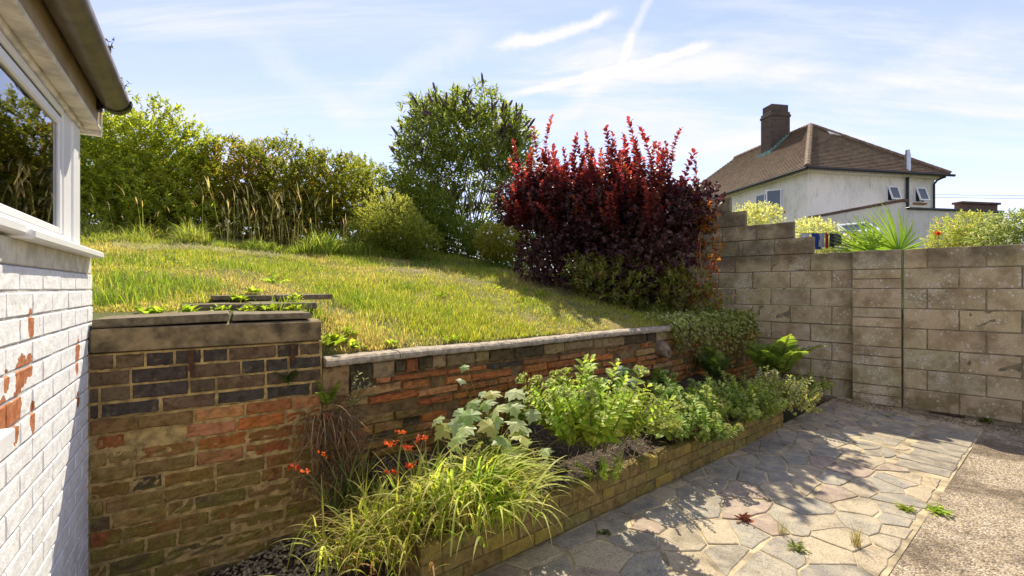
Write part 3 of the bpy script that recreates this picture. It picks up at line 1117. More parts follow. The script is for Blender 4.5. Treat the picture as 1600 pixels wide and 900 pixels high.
# left part
rbox('mortar_core', HC, LD, LN, -.02, 1.0, -.20, -.006, .793, 1.095, M['mortar'])
rbox('mortar_core', HC, LD, LN, -.02, .998, -.20, -.011, -.2, .792, M['mortar'])
rbox('concrete_lintel', HC, LD, LN, .002, .995, -.20, .004, 1.096, 1.212, M['concrete'], .008, .004, seed=3)
top = 1.093
for k in range(17):
    z = top - .075 * (k + 1) + .003
    if z < -.2: break
    s = -.02 - rng.uniform(0, .2)
    if k in (0, 2): s = -.02 - .1125 + .03 * k
    if k in (1, 3): s = -.02 - .055 * k
    wave = .0
    while s < 1.0:
        half = (k in (0, 2) and rng.random() < .75) or rng.random() < .18
        L = .1125 if half else .225
        if k > 6: L *= rng.uniform(.9, 1.12)
        s0, s1 = max(s, .002), min(s + L, .998)
        if s1 - s0 > .03:
            if k < 4:
                rlay(BV, HC, LD, LN, s0 + .004, s1 - .006, z, .064, rng.uniform(-.003, .002), M['brick_up'], jit(random.choice(DARK)))
            else:
                mid = (s0 + s1) / 2
                if k in (4, 5, 6, 7) and mid > .42: col = random.choice(RED)
                elif k < 8: col = random.choice(LBR + RED[3:4])
                else: col = random.choice(LBR * 2 + DARK[:3] + RED[3:4])
                if k == 5 and .18 < mid < .38 and rng.random() < .8:
                    proud = -.035
                else: proud = rng.uniform(-.010, .001) if k > 4 else rng.uniform(-.006, .002)
                rlay(BR, HC, LD, LN, s0 + .004, s1 - .006, z + rng.uniform(-.003, .003), .064 + rng.uniform(-.006, .004), proud, M['brick'], jit(col, .2), rng.normal(0, .012))
        s += L
# right part
RLEN = 5.62
rbox('rubble_core', RS, RD, RN, .0, RLEN, -.22, -.026, -.1, .945, M['mortar_dark'])
# coping stones, rounded nose
def coping(s0, s1, seed):
    r = np.random.default_rng(seed)
    prof = [(-.16, .946), (.030, .946), (.040, .952), (.044, .966), (.040, .982), (.026, .992), (.0, .996), (-.16, .993)]
    n = 14
    ss_ = np.linspace(s0, s1, n)
    Vv = []
    for s in ss_:
        dz = .003 * math.sin(s * 3.1) + r.normal(0, .0012)
        dy = .004 * math.sin(s * 1.7 + 1) + r.normal(0, .0018)
        for (y, z) in prof:
            p = RS - rl[:2] + RD * s + RN * (y + dy)
            Vv.append((p[0], p[1], z + dz + r.normal(0, .0012)))
    m_ = len(prof)
    F = [(i * m_ + j, i * m_ + (j + 1) % m_, (i + 1) * m_ + (j + 1) % m_, (i + 1) * m_ + j) for i in range(n - 1) for j in range(m_)]
    me = bpy.data.meshes.new('coping_stone')
    me.from_pydata(Vv, [], F + [tuple(range(m_))[::-1], tuple((n - 1) * m_ + j for j in range(m_))])
    import bmesh
    bm = bmesh.new(); bm.from_mesh(me); bmesh.ops.recalc_face_normals(bm, faces=bm.faces); bm.to_mesh(me); bm.free()
    obj('coping_stone', me, M['coping'], ret)
cuts = [.012, .46, 1.36, 2.2, 3.0, 3.75, 4.5]
for k in range(len(cuts) - 1): coping(cuts[k], cuts[k + 1] - .006, k)
# first course: mixed rubble and cut blocks under the coping
s = .002
STONE = [(.30, .21, .10), (.33, .25, .13), (.10, .075, .04), (.12, .085, .045), (.25, .17, .08), (.28, .20, .10), (.07, .055, .035)]
k = 0
first = [(.16, .19, 0), (.14, .16, 6), (.15, .105, 1), (.075, .085, 2), (.09, .09, 7), (.10, .08, 3), (.11, .085, 1)]
while s < RLEN - .05:
    if k < len(first): L, H, ci = first[k]
    else: L, H, ci = rng.uniform(.12, .40), rng.uniform(.075, .10), int(rng.integers(0, 7))
    col = (.32, .12, .045) if ci == 7 else STONE[ci]
    rlay(BR, RS, RD, RN, s, min(s + L - .008, RLEN), .942 - H, H - .004, rng.uniform(-.012, .002), M['brick_up'], jit(col, .15), name='rubble_stone')
    s += L; k += 1
z = .848
row = 0
while z > -.05:
    H = rng.uniform(.046, .066)
    s = rng.uniform(-.15, 0) if z < .75 else (.32 if row == 0 else .16)
    while s < RLEN:
        L = rng.choice([.12, .20, .225, .25, .30, .36]) * rng.uniform(.9, 1.12)
        s0, s1 = max(s, .002), min(s + L, RLEN)
        if s1 - s0 > .04 and rng.random() > .07:
            t_ = rng.random()
            col = random.choice(RED) if t_ < .40 else random.choice(BROWN) if t_ < .93 else random.choice(DARK)
            if rng.random() < .16: proud = rng.uniform(-.05, -.03)
            else: proud = rng.uniform(-.018, .004)
            rlay(BR, RS, RD, RN, s0 + .003, s1 - .008, z - H + .006 * math.sin(s * 3 + row), H - rng.uniform(.008, .020), proud, M['brick'], jit(col, .2), rng.normal(0, .022))
        s += L
    z -= H
    row += 1
# clay drain spout
b = Buf()
c = RS - rl[:2] + RD * 3.35
an = np.arange(14) / 14 * 2 * math.pi
prof = [(.0, .085, .775), (.05, .082, .77), (.095, .070, .755), (.13, .046, .73), (.132, .028, .725), (.07, .024, .735)]
Vv = []
for (y, r_, z_) in prof:
    for a in an:
        p = c + RD * (math.cos(a) * r_) + RN * (y - .02)
        Vv.append((p[0], p[1], z_ + math.sin(a) * r_ * 1.05))
b.add(Vv, [(i * 14 + j, i * 14 + (j + 1) % 14, (i + 1) * 14 + (j + 1) % 14, (i + 1) * 14 + j) for i in range(len(prof) - 1) for j in range(14)])
obj('drain_spout', b.mesh('drain_spout', True), M['clay'], ret, label='blunt clay drain spout')
# rusty iron straps in the left part
for s, z0, z1 in ((.385, .985, 1.085), (.845, 1.0, 1.09)):
    b = Buf()
    o = HC - rl[:2]
    b.add(local(o, LD, LN, box_v(s - .011, s + .012, -.004, .018, z0, z1)), BOXF)
    b.add(local(o, LD, LN, box_v(s - .016, s + .004, -.004, .022, z1 - .016, z1 - .004)), BOXF)
    b.add(local(o, LD, LN, box_v(s - .004, s + .008, -.004, .010, z0 - .03, z0)), BOXF)
    obj('iron_strap', b.mesh('iron_strap'), M['rust'], ret)

# old paving slabs laid as steps behind the left part
def slab(s0, s1, y0, y1, z0, z1, lab, tl=0.0, seed=0):
    me = bevel_box('paving_slab', 0, s1 - s0, 0, y1 - y0, 0, z1 - z0, .005, .0025, seed)
    p = HC + LD * s0 - LN * y0
    o = obj('paving_slab', me, M['slab'], None, (p[0], p[1], z0), (0, tl, math.atan2(LD[1], LD[0])), label=lab, cat='slab', group='old slabs on the lawn edge')
    return o
slab(.008, .545, .02, .46, 1.214, 1.252, 'worn slab lying on the concrete lintel against the house corner', -.025, 1)
slab(.56, .945, .03, .42, 1.225, 1.258, 'worn slab on the lintel end beside the lower coping', .006, 2)
slab(.30, .62, .50, .78, 1.262, 1.300, 'pale slab sunk in weeds behind the slab at the house corner', .0, 3)
slab(.66, 1.04, .46, .74, 1.262, 1.302, 'pale slab behind the slab on the lintel end', .0, 4)
slab(.44, .80, .82, 1.10, 1.315, 1.350, 'top slab of the weedy steps, left one of the pair', .0, 5)
slab(.83, 1.20, .80, 1.08, 1.315, 1.352, 'top slab of the weedy steps, right one of the pair', .0, 6)

# ================================================================== PLANTER
pl_start, pl_end = -1.50, 2.47              # along RD from PO
plant = thing('planter', (PO[0], PO[1], 0), 'low mossy brick planter edging filled with plants beside the crazy paving', 'planter')
pl0 = np.array(plant.location)
Z_TOP = .228
def pbox(name, s0, s1, y0, y1, z0, z1, m, b=.004):
    me = bevel_box(name, s0, s1, y0, y1, z0, z1, b)
    for v in me.vertices:
        x, y, z = v.co
        v.co = (RD[0] * x + RN[0] * y, RD[1] * x + RN[1] * y, z)
    import bmesh
    bm = bmesh.new(); bm.from_mesh(me); bmesh.ops.recalc_face_normals(bm, faces=bm.faces); bm.to_mesh(me); bm.free()
    return obj(name, me, m, plant)
pbox('mortar_core', pl_start, pl_end, -.10, -.006, -.1, Z_TOP - .006, M['planter_mortar'])
pbox('end_core', pl_start, pl_start + .09, -.88, -.10, -.1, Z_TOP - .006, M['mortar_dark'])
pbox('end_core', pl_end - .09, pl_end, -.70, -.10, -.1, Z_TOP - .006, M['mortar_dark'])
PB = [(.29, .205, .065), (.31, .22, .07), (.27, .19, .06), (.33, .24, .085), (.28, .19, .06), (.31, .205, .07)]
weep = (.28, 1.02, 1.66)
for k in range(4):
    z = Z_TOP - .075 * (k + 1)
    s = pl_start - (.1125 if k % 2 else 0)
    while s < pl_end:
        L = .225 if k else .1075
        s0, s1 = max(s, pl_start), min(s + L, pl_end)
        if s1 - s0 > .03:
            if k == 2 and any(s0 < w < s1 for w in weep):
                w = [w for w in weep if s0 < w < s1][0]
                for (a, b_) in ((s0, w - .012), (w + .012, s1)):
                    if b_ - a > .02: lay(BR, 'brick', V2(0, 0), RD, RN, a + .002, b_ - .003, z, .066, rng.uniform(-.003, .003), plant, M['planter_brick'], jit(random.choice(PB)))
            else:
                lay(BV, 'brick', V2(0, 0), RD, RN, s0 + .002, s1 - .003, z, .070, rng.uniform(-.002, .002), plant, M['planter_brick'], jit(random.choice(PB)))
        s += L
for (s, nn) in ((pl_start, -RD), (pl_end, RD)):
    for k in range(4):
        z = Z_TOP - .075 * (k + 1)
        for j in range(4):
            c = RD * s + nn * 0 - RN * (.002 + .225 * j + .11)
            o = obj('brick', random.choice(BR), M['planter_brick'], plant, (c[0], c[1], z + .033), (0, 0, zrot(nn)))
            o.color = (*jit(random.choice(PB)), 1)
            if s == pl_end and j == 3: o.scale.x = .6

# soil in the bed, heaped towards the wall
qs = np.linspace(pl_start + .05, pl_end - .05, 90); pp = np.linspace(.06, .86, 22)
Q, P_ = np.meshgrid(qs, pp, indexing='ij')
x = PO[0] + RD[0] * Q - RN[0] * P_; y = PO[1] + RD[1] * Q - RN[1] * P_
def soil_z(x, y):
    p = -(x - PO[0]) * RN[0] - (y - PO[1]) * RN[1]
    q = (x - PO[0]) * RD[0] + (y - PO[1]) * RD[1]
    return .185 + .16 * np.clip(p / .88, 0, 1) ** 1.2 + .03 * np.sin(q * 2.4) * np.clip(p, 0, 1) + .10 * np.clip((q - 1.0) / 1.4, 0, 1) * np.clip(p / .8, 0, 1)
z = soil_z(x, y) + .016 * wob(np.stack([x.ravel(), y.ravel()], -1), 8, 16).reshape(x.shape)
obj('planter_soil', grid_mesh('planter_soil', np.stack([x, y, z], -1).reshape(-1, 3), len(qs), len(pp)), M['soil'], kind='structure')
# back corner wedge between the bed and the boundary wall
qs = np.linspace(pl_end - .08, 3.2, 16); pp = np.linspace(.10, .86, 12)
Q, P_ = np.meshgrid(qs, pp, indexing='ij')
x = PO[0] + RD[0] * Q - RN[0] * P_; y = PO[1] + RD[1] * Q - RN[1] * P_
over = np.maximum(x * BN[0] + y * BN[1] - (B0 + .06), 0)
x = x - BN[0] * over; y = y - BN[1] * over
obj('corner_soil', grid_mesh('corner_soil', np.stack([x, y, .05 + .25 * np.clip((P_ - .2) / .6, 0, 1)], -1).reshape(-1, 3), len(qs), len(pp)), M['soil'], kind='structure')
# gravel at the foot of the left part of the wall, lower towards the house
def bed_z(s): return -.13 + .13 * np.clip((s - .25) / .55, 0, 1)
sg = np.linspace(-.05, 1.75, 30); eg = np.linspace(-.05, 1.3, 16)
S_, E_ = np.meshgrid(sg, eg, indexing='ij')
x = HC[0] + LD[0] * S_ + LN[0] * E_; y = HC[1] + LD[1] * S_ + LN[1] * E_
obj('gravel_bed', grid_mesh('gravel_bed', np.stack([x, y, bed_z(S_) - .012 - .1 * np.clip((E_ - .6) * 4, 0, 1)], -1).reshape(-1, 3), len(sg), len(eg)), M['soil'], kind='structure')
n = 2200
s = rng.uniform(-.05, 1.0, n); e = rng.uniform(.0, .6, n)
xy = HC[None] + LD[None] * s[:, None] + LN[None] * e[:, None]
tone = rng.uniform(0, 1, n)[:, None]
cols = (1 - tone) * np.array([.16, .13, .075]) + tone * np.array([.44, .37, .25])
obj('pea_gravel', pebbles('pea_gravel', xy, bed_z(s) + rng.uniform(-.008, .010, n), rng.uniform(.008, .017, n), cols, .7), M['pebble'],
    label='damp pea gravel at the foot of the old brick wall', cat='gravel', kind='stuff')
# curved shard of a broken pot
b = Buf()
an = np.linspace(R(20), R(120), 9)
rows_ = []
for (r_, z_) in ((.085, .0), (.095, .05), (.10, .075)):
    rows_.append([(math.cos(a) * r_, math.sin(a) * r_, z_ + .012 * math.sin(a * 5)) for a in an])
for (r_, z_) in ((.090, .075), (.085, .05), (.075, .0)):
    rows_.append([(math.cos(a) * r_, math.sin(a) * r_, z_ + .012 * math.sin(a * 5)) for a in an])
Vv = np.array(rows_).reshape(-1, 3)
b.add(Vv, [(i * 9 + j, i * 9 + j + 1, (i + 1) * 9 + j + 1, (i + 1) * 9 + j) for i in range(5) for j in range(8)])
sp = HC + LD * .42 + LN * .05
obj('pot_shard', b.mesh('pot_shard'), M['terracotta'], None, (sp[0], sp[1], -.10), (R(8), R(-6), R(200)), label='curved terracotta pot shard on the gravel by the brick wall', cat='pot shard')

# ================================================================== BOUNDARY BLOCK WALL
bw = thing('boundary_wall', (BN[0] * B0, BN[1] * B0, 0), 'grey concrete block boundary wall with pier and stepped top', 'wall')
bl = np.array(bw.location)
def ub(u, dist=B0):
    """distance along the wall (towards the right) seen at pixel column u"""
    a = (u - 800) / FPX
    Y = dist / (BN[0] * a + BN[1])
    return float(np.array([a * Y, Y]) @ BD - (BN * dist) @ BD)
SETB = .07
CW = [(.52, .425, .25), (.49, .395, .235), (.54, .44, .265), (.47, .385, .235), (.51, .41, .235), (.53, .435, .26)]
def bcore(s0, s1, y0, y1, z0, z1):
    me = bevel_box('mortar_core', s0, s1, y0, y1, z0, z1, .003)
    for v in me.vertices:
        x, y, z = v.co
        v.co = (BD[0] * x + BN[0] * y, BD[1] * x + BN[1] * y, z)
    import bmesh
    bm = bmesh.new(); bm.from_mesh(me); bmesh.ops.recalc_face_normals(bm, faces=bm.faces); bm.to_mesh(me); bm.free()
    return obj('mortar_core', me, M['mortar_grey'], bw)
sP0, sP1 = ub(1332), ub(1409)
zb = .045
CO = .2255
def course(z, s_from, s_to, off, proud, top=False):
    s = s_from - off
    L = .45
    while s < s_to - .02:
        s0, s1 = max(s, s_from), min(s + L, s_to)
        if s1 - s0 > .03:
            lay(BB, 'block', V2(0, 0), BD, -BN, s0 + .004, s1 - .005, z, .2165, proud + rng.uniform(-.004, .003), bw, M['block'], jit(random.choice(CW), .09), rng.normal(0, .003))
        s += L
S_R = 5.5
bcore(sP1 + .006, S_R, .006, .10, -.1, zb + 8 * CO - .012)
for k in range(8):
    course(zb + k * CO, sP1 + .012, S_R, .0 if k % 2 == 0 else .25, 0)
# pier: whole block alternating with two thin courses
bcore(sP0 + .004, sP1 - .002, -.008, .20, -.1, zb + 8 * CO - .012)
for k in range(8):
    z = zb + k * CO
    if k in (1, 3, 5, 7):
        lay(BB, 'block', V2(0, 0), BD, -BN, sP0, sP1 - .004, z, .2165, .022, bw, M['block'], jit(CW[0], .06))
    else:
        for j in (0, 1): lay(BB, 'block', V2(0, 0), BD, -BN, sP0 + .002, sP1 - .005, z + j * CO / 2, .1035, .020 + rng.uniform(-.003, .003), bw, M['block'], jit(CW[2], .1))
# base course under the blocks
s = ub(1240)
while s < S_R:
    L = rng.uniform(.22, .5)
    if not (ub(1450) - .25 < s < ub(1505)):
        lay(BB, 'block', V2(0, 0), BD, -BN, s + .004, s + L - .006, -.085, .12, -.012 if s < sP0 - .1 or s > sP1 else .012, bw, M['block'], jit((.21, .17, .12), .15))
    s += L
# air brick
c = BD * ((ub(1450) + ub(1510)) / 2) - BN * .0
ab = obj('air_brick', bevel_box('air_brick', -.14, .14, -.02, .05, -.04, .05, .006), M['rust'], bw, (c[0], c[1], -.002), (0, 0, zrot(-BN)), label='dark air brick at the foot of the wall')
for dz in (-.018, .008, .03):
    obj('slot', bevel_box('slot', -.115, .115, -.024, -.019, dz - .006, dz + .006, .001), M['black'], ab)
# left part behind the pier, its top stepping up the slope
S_L = ub(1335, B0 + SETB)
tops = [(ub(1272, B0 + SETB), 9), (ub(1241, B0 + SETB), 10), (ub(1165, B0 + SETB), 11), (ub(1141, B0 + SETB), 12)]
S_FAR = -4.6
for k in range(0, 13):
    z = zb + k * CO if k < 8 else zb + 8 * CO + (k - 8) * .215
    hh = .2165 if k < 8 else .206
    end = S_L if k < 8 else tops[min(k - 8, 3)][0] if k < 12 else ub(1100, B0 + SETB)
    s = end
    j = 0
    while s > S_FAR:
        L = .45
        if j == 0: L = .45 if k % 2 else .225 if k < 8 else .45
        s0 = s - L
        lay(BB, 'block', V2(0, 0), BD, -BN, s0 + .004, s - .005, z, hh, -SETB + rng.uniform(-.004, .003), bw, M['block'], jit(random.choice(CW), .09), rng.normal(0, .003))
        s = s0; j += 1
    bcore(S_FAR + .1, end - .01, SETB + .006, SETB + .098, (z - .005) if k else -.1, z + hh - .006)

# ================================================================== NEIGHBOUR'S HOUSE
E1 = unit((6.8, 1.2)); E2 = V2(-E1[1], E1[0])         # side facade direction, front facade direction (away)
NC = V2(13.2, 20.0)
EZ = CH + 5.29
nh = thing('neighbour_house', (NC[0], NC[1], 0), 'cream rendered house with hipped brown tiled roof and brick chimney', 'house', rotz=math.atan2(E1[1], E1[0]))
# local coordinates: x along the side facade, y away along the front facade
W1, W2 = 6.9, 13.0
def nb(name, x0, x1, y0, y1, z0, z1, m, parent=nh, b=.01, **k):
    return obj(name, bevel_box(name, x0, x1, y0, y1, z0, z1, b), m, parent, **k)
nwall = nb('wall', 0, W1, 0, W2, .8, EZ - .12, M['render'])
nb('eaves_board', -.28, W1 + .28, -.28, W2 + .28, EZ - .14, EZ - .04, M['dirty_white'])
# roof: courses of tiles as real strips
ov = .38
rise = 3.4
def slope(pA, pB, pC, pD, name, n=34):
    """eaves pA-pB, ridge pC (above A side) - pD; strips of tiles with a lip each"""
    pA, pB, pC, pD = [np.array(p, float) for p in (pA, pB, pC, pD)]
    nrm = np.cross(pB - pA, (pC + pD) / 2 - pA); nrm /= np.linalg.norm(nrm)
    if nrm[2] < 0: nrm = -nrm
    b = Buf()
    for i in range(n):
        t0, t1 = i / n, (i + 1) / n
        a0, b0 = pA + (pC - pA) * t0, pB + (pD - pB) * t0
        a1, b1 = pA + (pC - pA) * t1, pB + (pD - pB) * t1
        lo, hi = .055, .012
        b.add([a0 + nrm * lo, b0 + nrm * lo, b1 + nrm * hi, a1 + nrm * hi], [(0, 1, 2, 3)])
        b.add([a0 + nrm * lo, b0 + nrm * lo, b0 - nrm * .0, a0 - nrm * .0], [(3, 2, 1, 0)])
    return obj(name, b.mesh(name), M['roof'], nroof)
nroof = obj('roof', bevel_box('roof', W1 / 2 - .02, W1 / 2 + .02, 3.8, W2 - 3.8, EZ + rise - .2, EZ + rise - .02, .005), M['ridge'], nh)
ex0, ex1, ey0, ey1 = -ov, W1 + ov, -ov, W2 + ov
A_, B_, C_, D_ = (ex0, ey0, EZ - .04), (ex1, ey0, EZ - .04), (ex1, ey1, EZ - .04), (ex0, ey1, EZ - .04)
K1 = (W1 / 2, W1 / 2, EZ + rise); K2 = (W1 / 2, W2 - W1 / 2, EZ + rise)
slope(A_, B_, K1, K1, 'tile_slope'); slope(D_, A_, K2, K1, 'tile_slope'); slope(C_, D_, K2, K2, 'tile_slope'); slope(B_, C_, K1, K2, 'tile_slope')
def ridge_tiles(p0, p1, n, r=.13):
    p0, p1 = np.array(p0, float), np.array(p1, float)
    me = None
    for i in range(n):
        a = p0 + (p1 - p0) * (i / n); b_ = p0 + (p1 - p0) * ((i + 1.06) / n)
        bb = Buf()
        add_tube(bb, [a - p0, b_ - p0], [r * 1.04, r * .96], 8)
        obj('ridge_tile', bb.mesh('ridge_tile'), M['ridge'], nroof, tuple(p0 + np.array([0, 0, .02])))
for p in (A_, B_): ridge_tiles(np.array(p) + np.array([0, 0, .05]), K1, 17)
ridge_tiles(K1, K2, 18)
# valley-like paler patch sheet near the hip top
zt = .80
pp0 = np.array(A_) * 0
def on_side(x, t):          # point on the side slope
    a = np.array(A_) + (np.array(K1) - np.array(A_)) * t
    return np.array([x, a[1], a[2]])
b = Buf()
q = [on_side(3.75, .78), on_side(4.75, .72), on_side(4.75, .78), on_side(3.85, .85)]
q = [p + np.array([0, -.06, .06]) for p in q]
b.add(np.array(q + [p + np.array([0, .03, -.03]) for p in q]), BOXF)
obj('repair_sheet', b.mesh('repair_sheet'), M['dirty_white'], nroof)
# gutters
for (pts) in ([(-.45, -.47, EZ - .06), (W1 + .5, -.47, EZ - .06)], [(-.47, -.45, EZ - .06), (-.47, W2, EZ - .06)]):
    bb = Buf(); add_tube(bb, pts, .06, 8); obj('gutter', bb.mesh('gutter'), M['black'], nh)
# chimney
ch = nb('chimney', W1 / 2 - 1.15, W1 / 2 + .05, 4.9, 5.75, EZ + 1.6, CH + 10.0, M['chimney'], nroof, .02)
nb('chimney_cap', W1 / 2 - 1.09, W1 / 2 - .01, 4.96, 5.69, CH + 10.0, CH + 10.42, M['chimney'], ch, .02)
nb('chimney_cap', W1 / 2 - 1.19, W1 / 2 + .09, 4.86, 5.79, CH + 9.72, CH + 9.86, M['chimney'], ch, .02)
b = Buf()
for k in range(7):
    x_ = W1 / 2 - 1.2 + k * .18
    z_ = EZ + rise * min(1, (x_ + ov) / (W1 / 2 + ov))
    b.add(box_v(x_, x_ + .18, 4.80, 4.895, z_ - .02, z_ + .24), BOXF)
z_ = EZ + rise * (W1 / 2 - 1.2 + ov) / (W1 / 2 + ov)
b.add(box_v(W1 / 2 - 1.30, W1 / 2 - 1.155, 4.8, 5.85, z_ - .1, z_ + .12), BOXF)
obj('flashing', b.mesh('flashing'), M['verdigris'], ch)
def nwindow(side, c, z, w, h, open_=0.0, lights=1):
    """window on 'front' (x=0 face, along y) or 'side' (y=0 face, along x)"""
    def bx(n, a0, a1, d0, d1, z0, z1, m, par, b=.006):
        if side == 'side': return nb(n, a0, a1, -d1, -d0, z0, z1, m, par, b)
        return nb(n, -d1, -d0, a0, a1, z0, z1, m, par, b)
    wd = bx('window', c - w / 2, c + w / 2, .004, .02, z, z + h, M['far_glass'], nh)
    f = .055
    for (a0, a1, z0, z1) in ((c - w / 2 - f, c - w / 2, z - f, z + h + f), (c + w / 2, c + w / 2 + f, z - f, z + h + f), (c - w / 2, c + w / 2, z + h, z + h + f), (c - w / 2, c + w / 2, z - f, z)):
        bx('frame', a0, a1, .003, .05, z0, z1, M['upvc'], wd)
    for j in range(1, lights):
        x_ = c - w / 2 + w * j / lights
        bx('mullion', x_ - .03, x_ + .03, .021, .05, z, z + h, M['upvc'], wd)
    bx('sill', c - w / 2 - .12, c + w / 2 + .12, .002, .10, z - f - .08, z - f - .004, M['terracotta'], wd)
    return wd
wz = CH + 3.55
for (c, zz, w, h) in ((4.45, CH + 4.05, .46, .62), (6.0, CH + 4.05, .46, .62)):
    wd = nwindow('side', c, zz, w, h)
    # top-hung light standing open
    for (x0, x1, z0, z1) in ((-.27, -.21, -.66, 0), (.21, .27, -.66, 0), (-.21, .21, -.06, 0), (-.21, .21, -.66, -.60)):
        o = obj('open_light', bevel_box('open_light', x0, x1, -.03, .02, z0, z1, .005), M['upvc'], wd, (c, -.07, zz + h + .02), (R(-18), 0, 0))
    obj('pane', bevel_box('pane', -.21, .21, -.008, .004, -.6, -.06, .001), M['far_glass'], wd, (c, -.07, zz + h + .02), (R(-18), 0, 0))
fw = nwindow('front', 2.3, CH + 3.72, 1.75, 1.0, 0, 3)
for (y0, y1, z0, z1) in ((0, .06, -.02, 1.02), (.60, .66, -.02, 1.02), (.06, .60, .96, 1.02), (.06, .60, -.02, .04)):
    obj('open_light', bevel_box('open_light', -.03, .03, y0, y1, z0, z1, .005), M['upvc'], fw, (-.06, 1.45, CH + 3.72), (0, 0, R(55)))
obj('pane', bevel_box('pane', -.008, .008, .06, .60, .04, .96, .001), M['far_glass'], fw, (-.06, 1.45, CH + 3.72), (0, 0, R(55)))
for (x_, z0, z1, r_, m_) in ((5.25, .8, EZ + .10, .06, 'black'), (6.75, .8, EZ - .4, .045, 'black')):
    bb = Buf(); add_tube(bb, [(x_, -.09, z0), (x_, -.09, z1)], r_, 8); obj('drain_pipe', bb.mesh('drain_pipe'), M[m_], nh)
bb = Buf(); add_tube(bb, [(6.75, -.09, EZ - .4), (6.78, -.2, EZ - .25), (6.95, -.44, EZ - .1)], .045, 8); obj('drain_pipe', bb.mesh('drain_pipe'), M['black'], nh)
bb = Buf(); add_tube(bb, [(5.25, -.10, EZ + .1), (5.25, -.10, EZ + .95)], .11, 10); add_tube(bb, [(5.25, -.10, EZ + .95), (5.25, -.10, EZ + 1.12)], .085, 10); obj('flue', bb.mesh('flue'), M['steel'], nh)

# flat roofed extension towards us
ext = nb('extension', .0, 4.4, -4.05, -.02, .8, CH + 2.82, M['render_lo'], nh)
nb('parapet', .01, .22, -4.05, -.03, CH + 2.82, CH + 3.08, M['render_lo'], ext)
nb('parapet_coping', -.04, .26, -4.10, -.03, CH + 3.082, CH + 3.18, M['coping_brick'], ext)
nb('roof_edge', .26, 4.5, -4.14, -3.9, CH + 2.822, CH + 2.89, M['black'], ext)
nb('parapet', 2.75, 4.42, -4.0, -3.75, CH + 2.892, CH + 3.12, M['coping_brick'], ext)
nb('parapet_coping', 2.7, 4.5, -4.06, -3.7, CH + 3.122, CH + 3.20, M['coping_brick'], ext)
# lean-to roof light by the extension
rlw = thing('roof_window', (13.0, 15.2, 0), 'small white framed roof light below the extension wall', 'roof window')
c = at(1340, 356, 15.0)
for (x0, x1, y0, y1, nm, mm) in ((-.62, .62, -.28, -.20, 'frame', 'upvc'), (-.62, .62, .20, .28, 'frame', 'upvc'), (-.62, -.54, -.2, .2, 'frame', 'upvc'), (.54, .62, -.2, .2, 'frame', 'upvc'), (-.54, .54, -.2, .2, 'pane', 'far_glass')):
    obj(nm, bevel_box(nm, x0, x1, y0, y1, -.03 if nm == 'frame' else -.02, .04 if nm == 'frame' else .0, .005), M[mm], rlw, tuple(c - np.array(rlw.location)), (R(35), R(-6), R(10)))
obj('lean_to', bevel_box('lean_to', -1.2, 1.0, -.4, 1.2, -1.6, -.16, .02), M['render_lo'], rlw, tuple(c - np.array(rlw.location)), (0, 0, R(10)))

# overhead wires
for k, (v0, v1) in enumerate(((303, 299), (307, 305))):
    p0 = at(1440, v0 + 1, 34); p1 = at(1800, v1 - 3, 30)
    m_ = (p0 + p1) / 2 - np.array([0, 0, .25])
    bb = Buf(); add_tube(bb, [p0, m_, p1], .012, 4)
    obj('overhead_wire', bb.mesh('overhead_wire'), M['wire'], label=('upper' if k == 0 else 'lower') + ' thin overhead wire beyond the neighbour house', cat='wire', group='overhead wires')

# ================================================================== PLANTS: tools
T_RHOMB = (np.array([(0, 0, 0), (.5, .42, .10), (0, 1, -.04), (-.5, .42, .10)]), np.array([(0, 1, 2), (0, 2, 3)]))
T_OVAL = (np.array([(0, 0, 0), (.42, .30, .07), (0, .34, 0), (-.42, .30, .07), (.44, .66, .05), (0, .70, -.02), (-.44, .66, .05), (0, 1, -.10)]),
          np.array([(0, 1, 2), (0, 2, 3), (1, 4, 5), (1, 5, 2), (2, 5, 6), (2, 6, 3), (4, 7, 5), (5, 7, 6)]))
def fan_template(half, centre=(0, .35, .04), droop=.12):
    r = [(x, y) for x, y in half]
    l = [(-x, y) for x, y in half[1:-1]][::-1]
    ring = r + l
    Vv = [centre] + [(x, y, -droop * (x * x + (y - .35) ** 2) + .03 * math.sin(9 * x + 5 * y)) for x, y in ring]
    n = len(ring)
    return np.array(Vv), np.array([(0, 1 + i, 1 + (i + 1) % n) for i in range(n)])
T_MAPLE = fan_template([(0, .0), (.16, -.07), (.46, .08), (.34, .20), (.62, .42), (.44, .45), (.36, .55), (.22, .52), (.27, .72), (.12, .76), (0, 1.0)], droop=.35)
T_IVY = fan_template([(0, .0), (.30, .0), (.48, .30), (.22, .46), (0, 1.0)], droop=.2)


def instance(buf, T, org, ydir, nrm, length, width, col, zs=1.0):
    """place a leaf template at each origin"""
    Vt, Ft = T
    y = norm(ydir)
    x = norm(np.cross(y, nrm)); z = np.cross(x, y)
    L = np.broadcast_to(length, (len(org),))[:, None, None]; W = np.broadcast_to(width, (len(org),))[:, None, None]
    Vv = org[:, None, :] + x[:, None, :] * (Vt[None, :, 0:1] * W) + y[:, None, :] * (Vt[None, :, 1:2] * L) + z[:, None, :] * (Vt[None, :, 2:3] * L * zs)
    F = (Ft[None] + (np.arange(len(org)) * len(Vt))[:, None, None]).reshape(-1, 3)
    buf.add(Vv.reshape(-1, 3), F, np.repeat(col, len(Vt), axis=0))


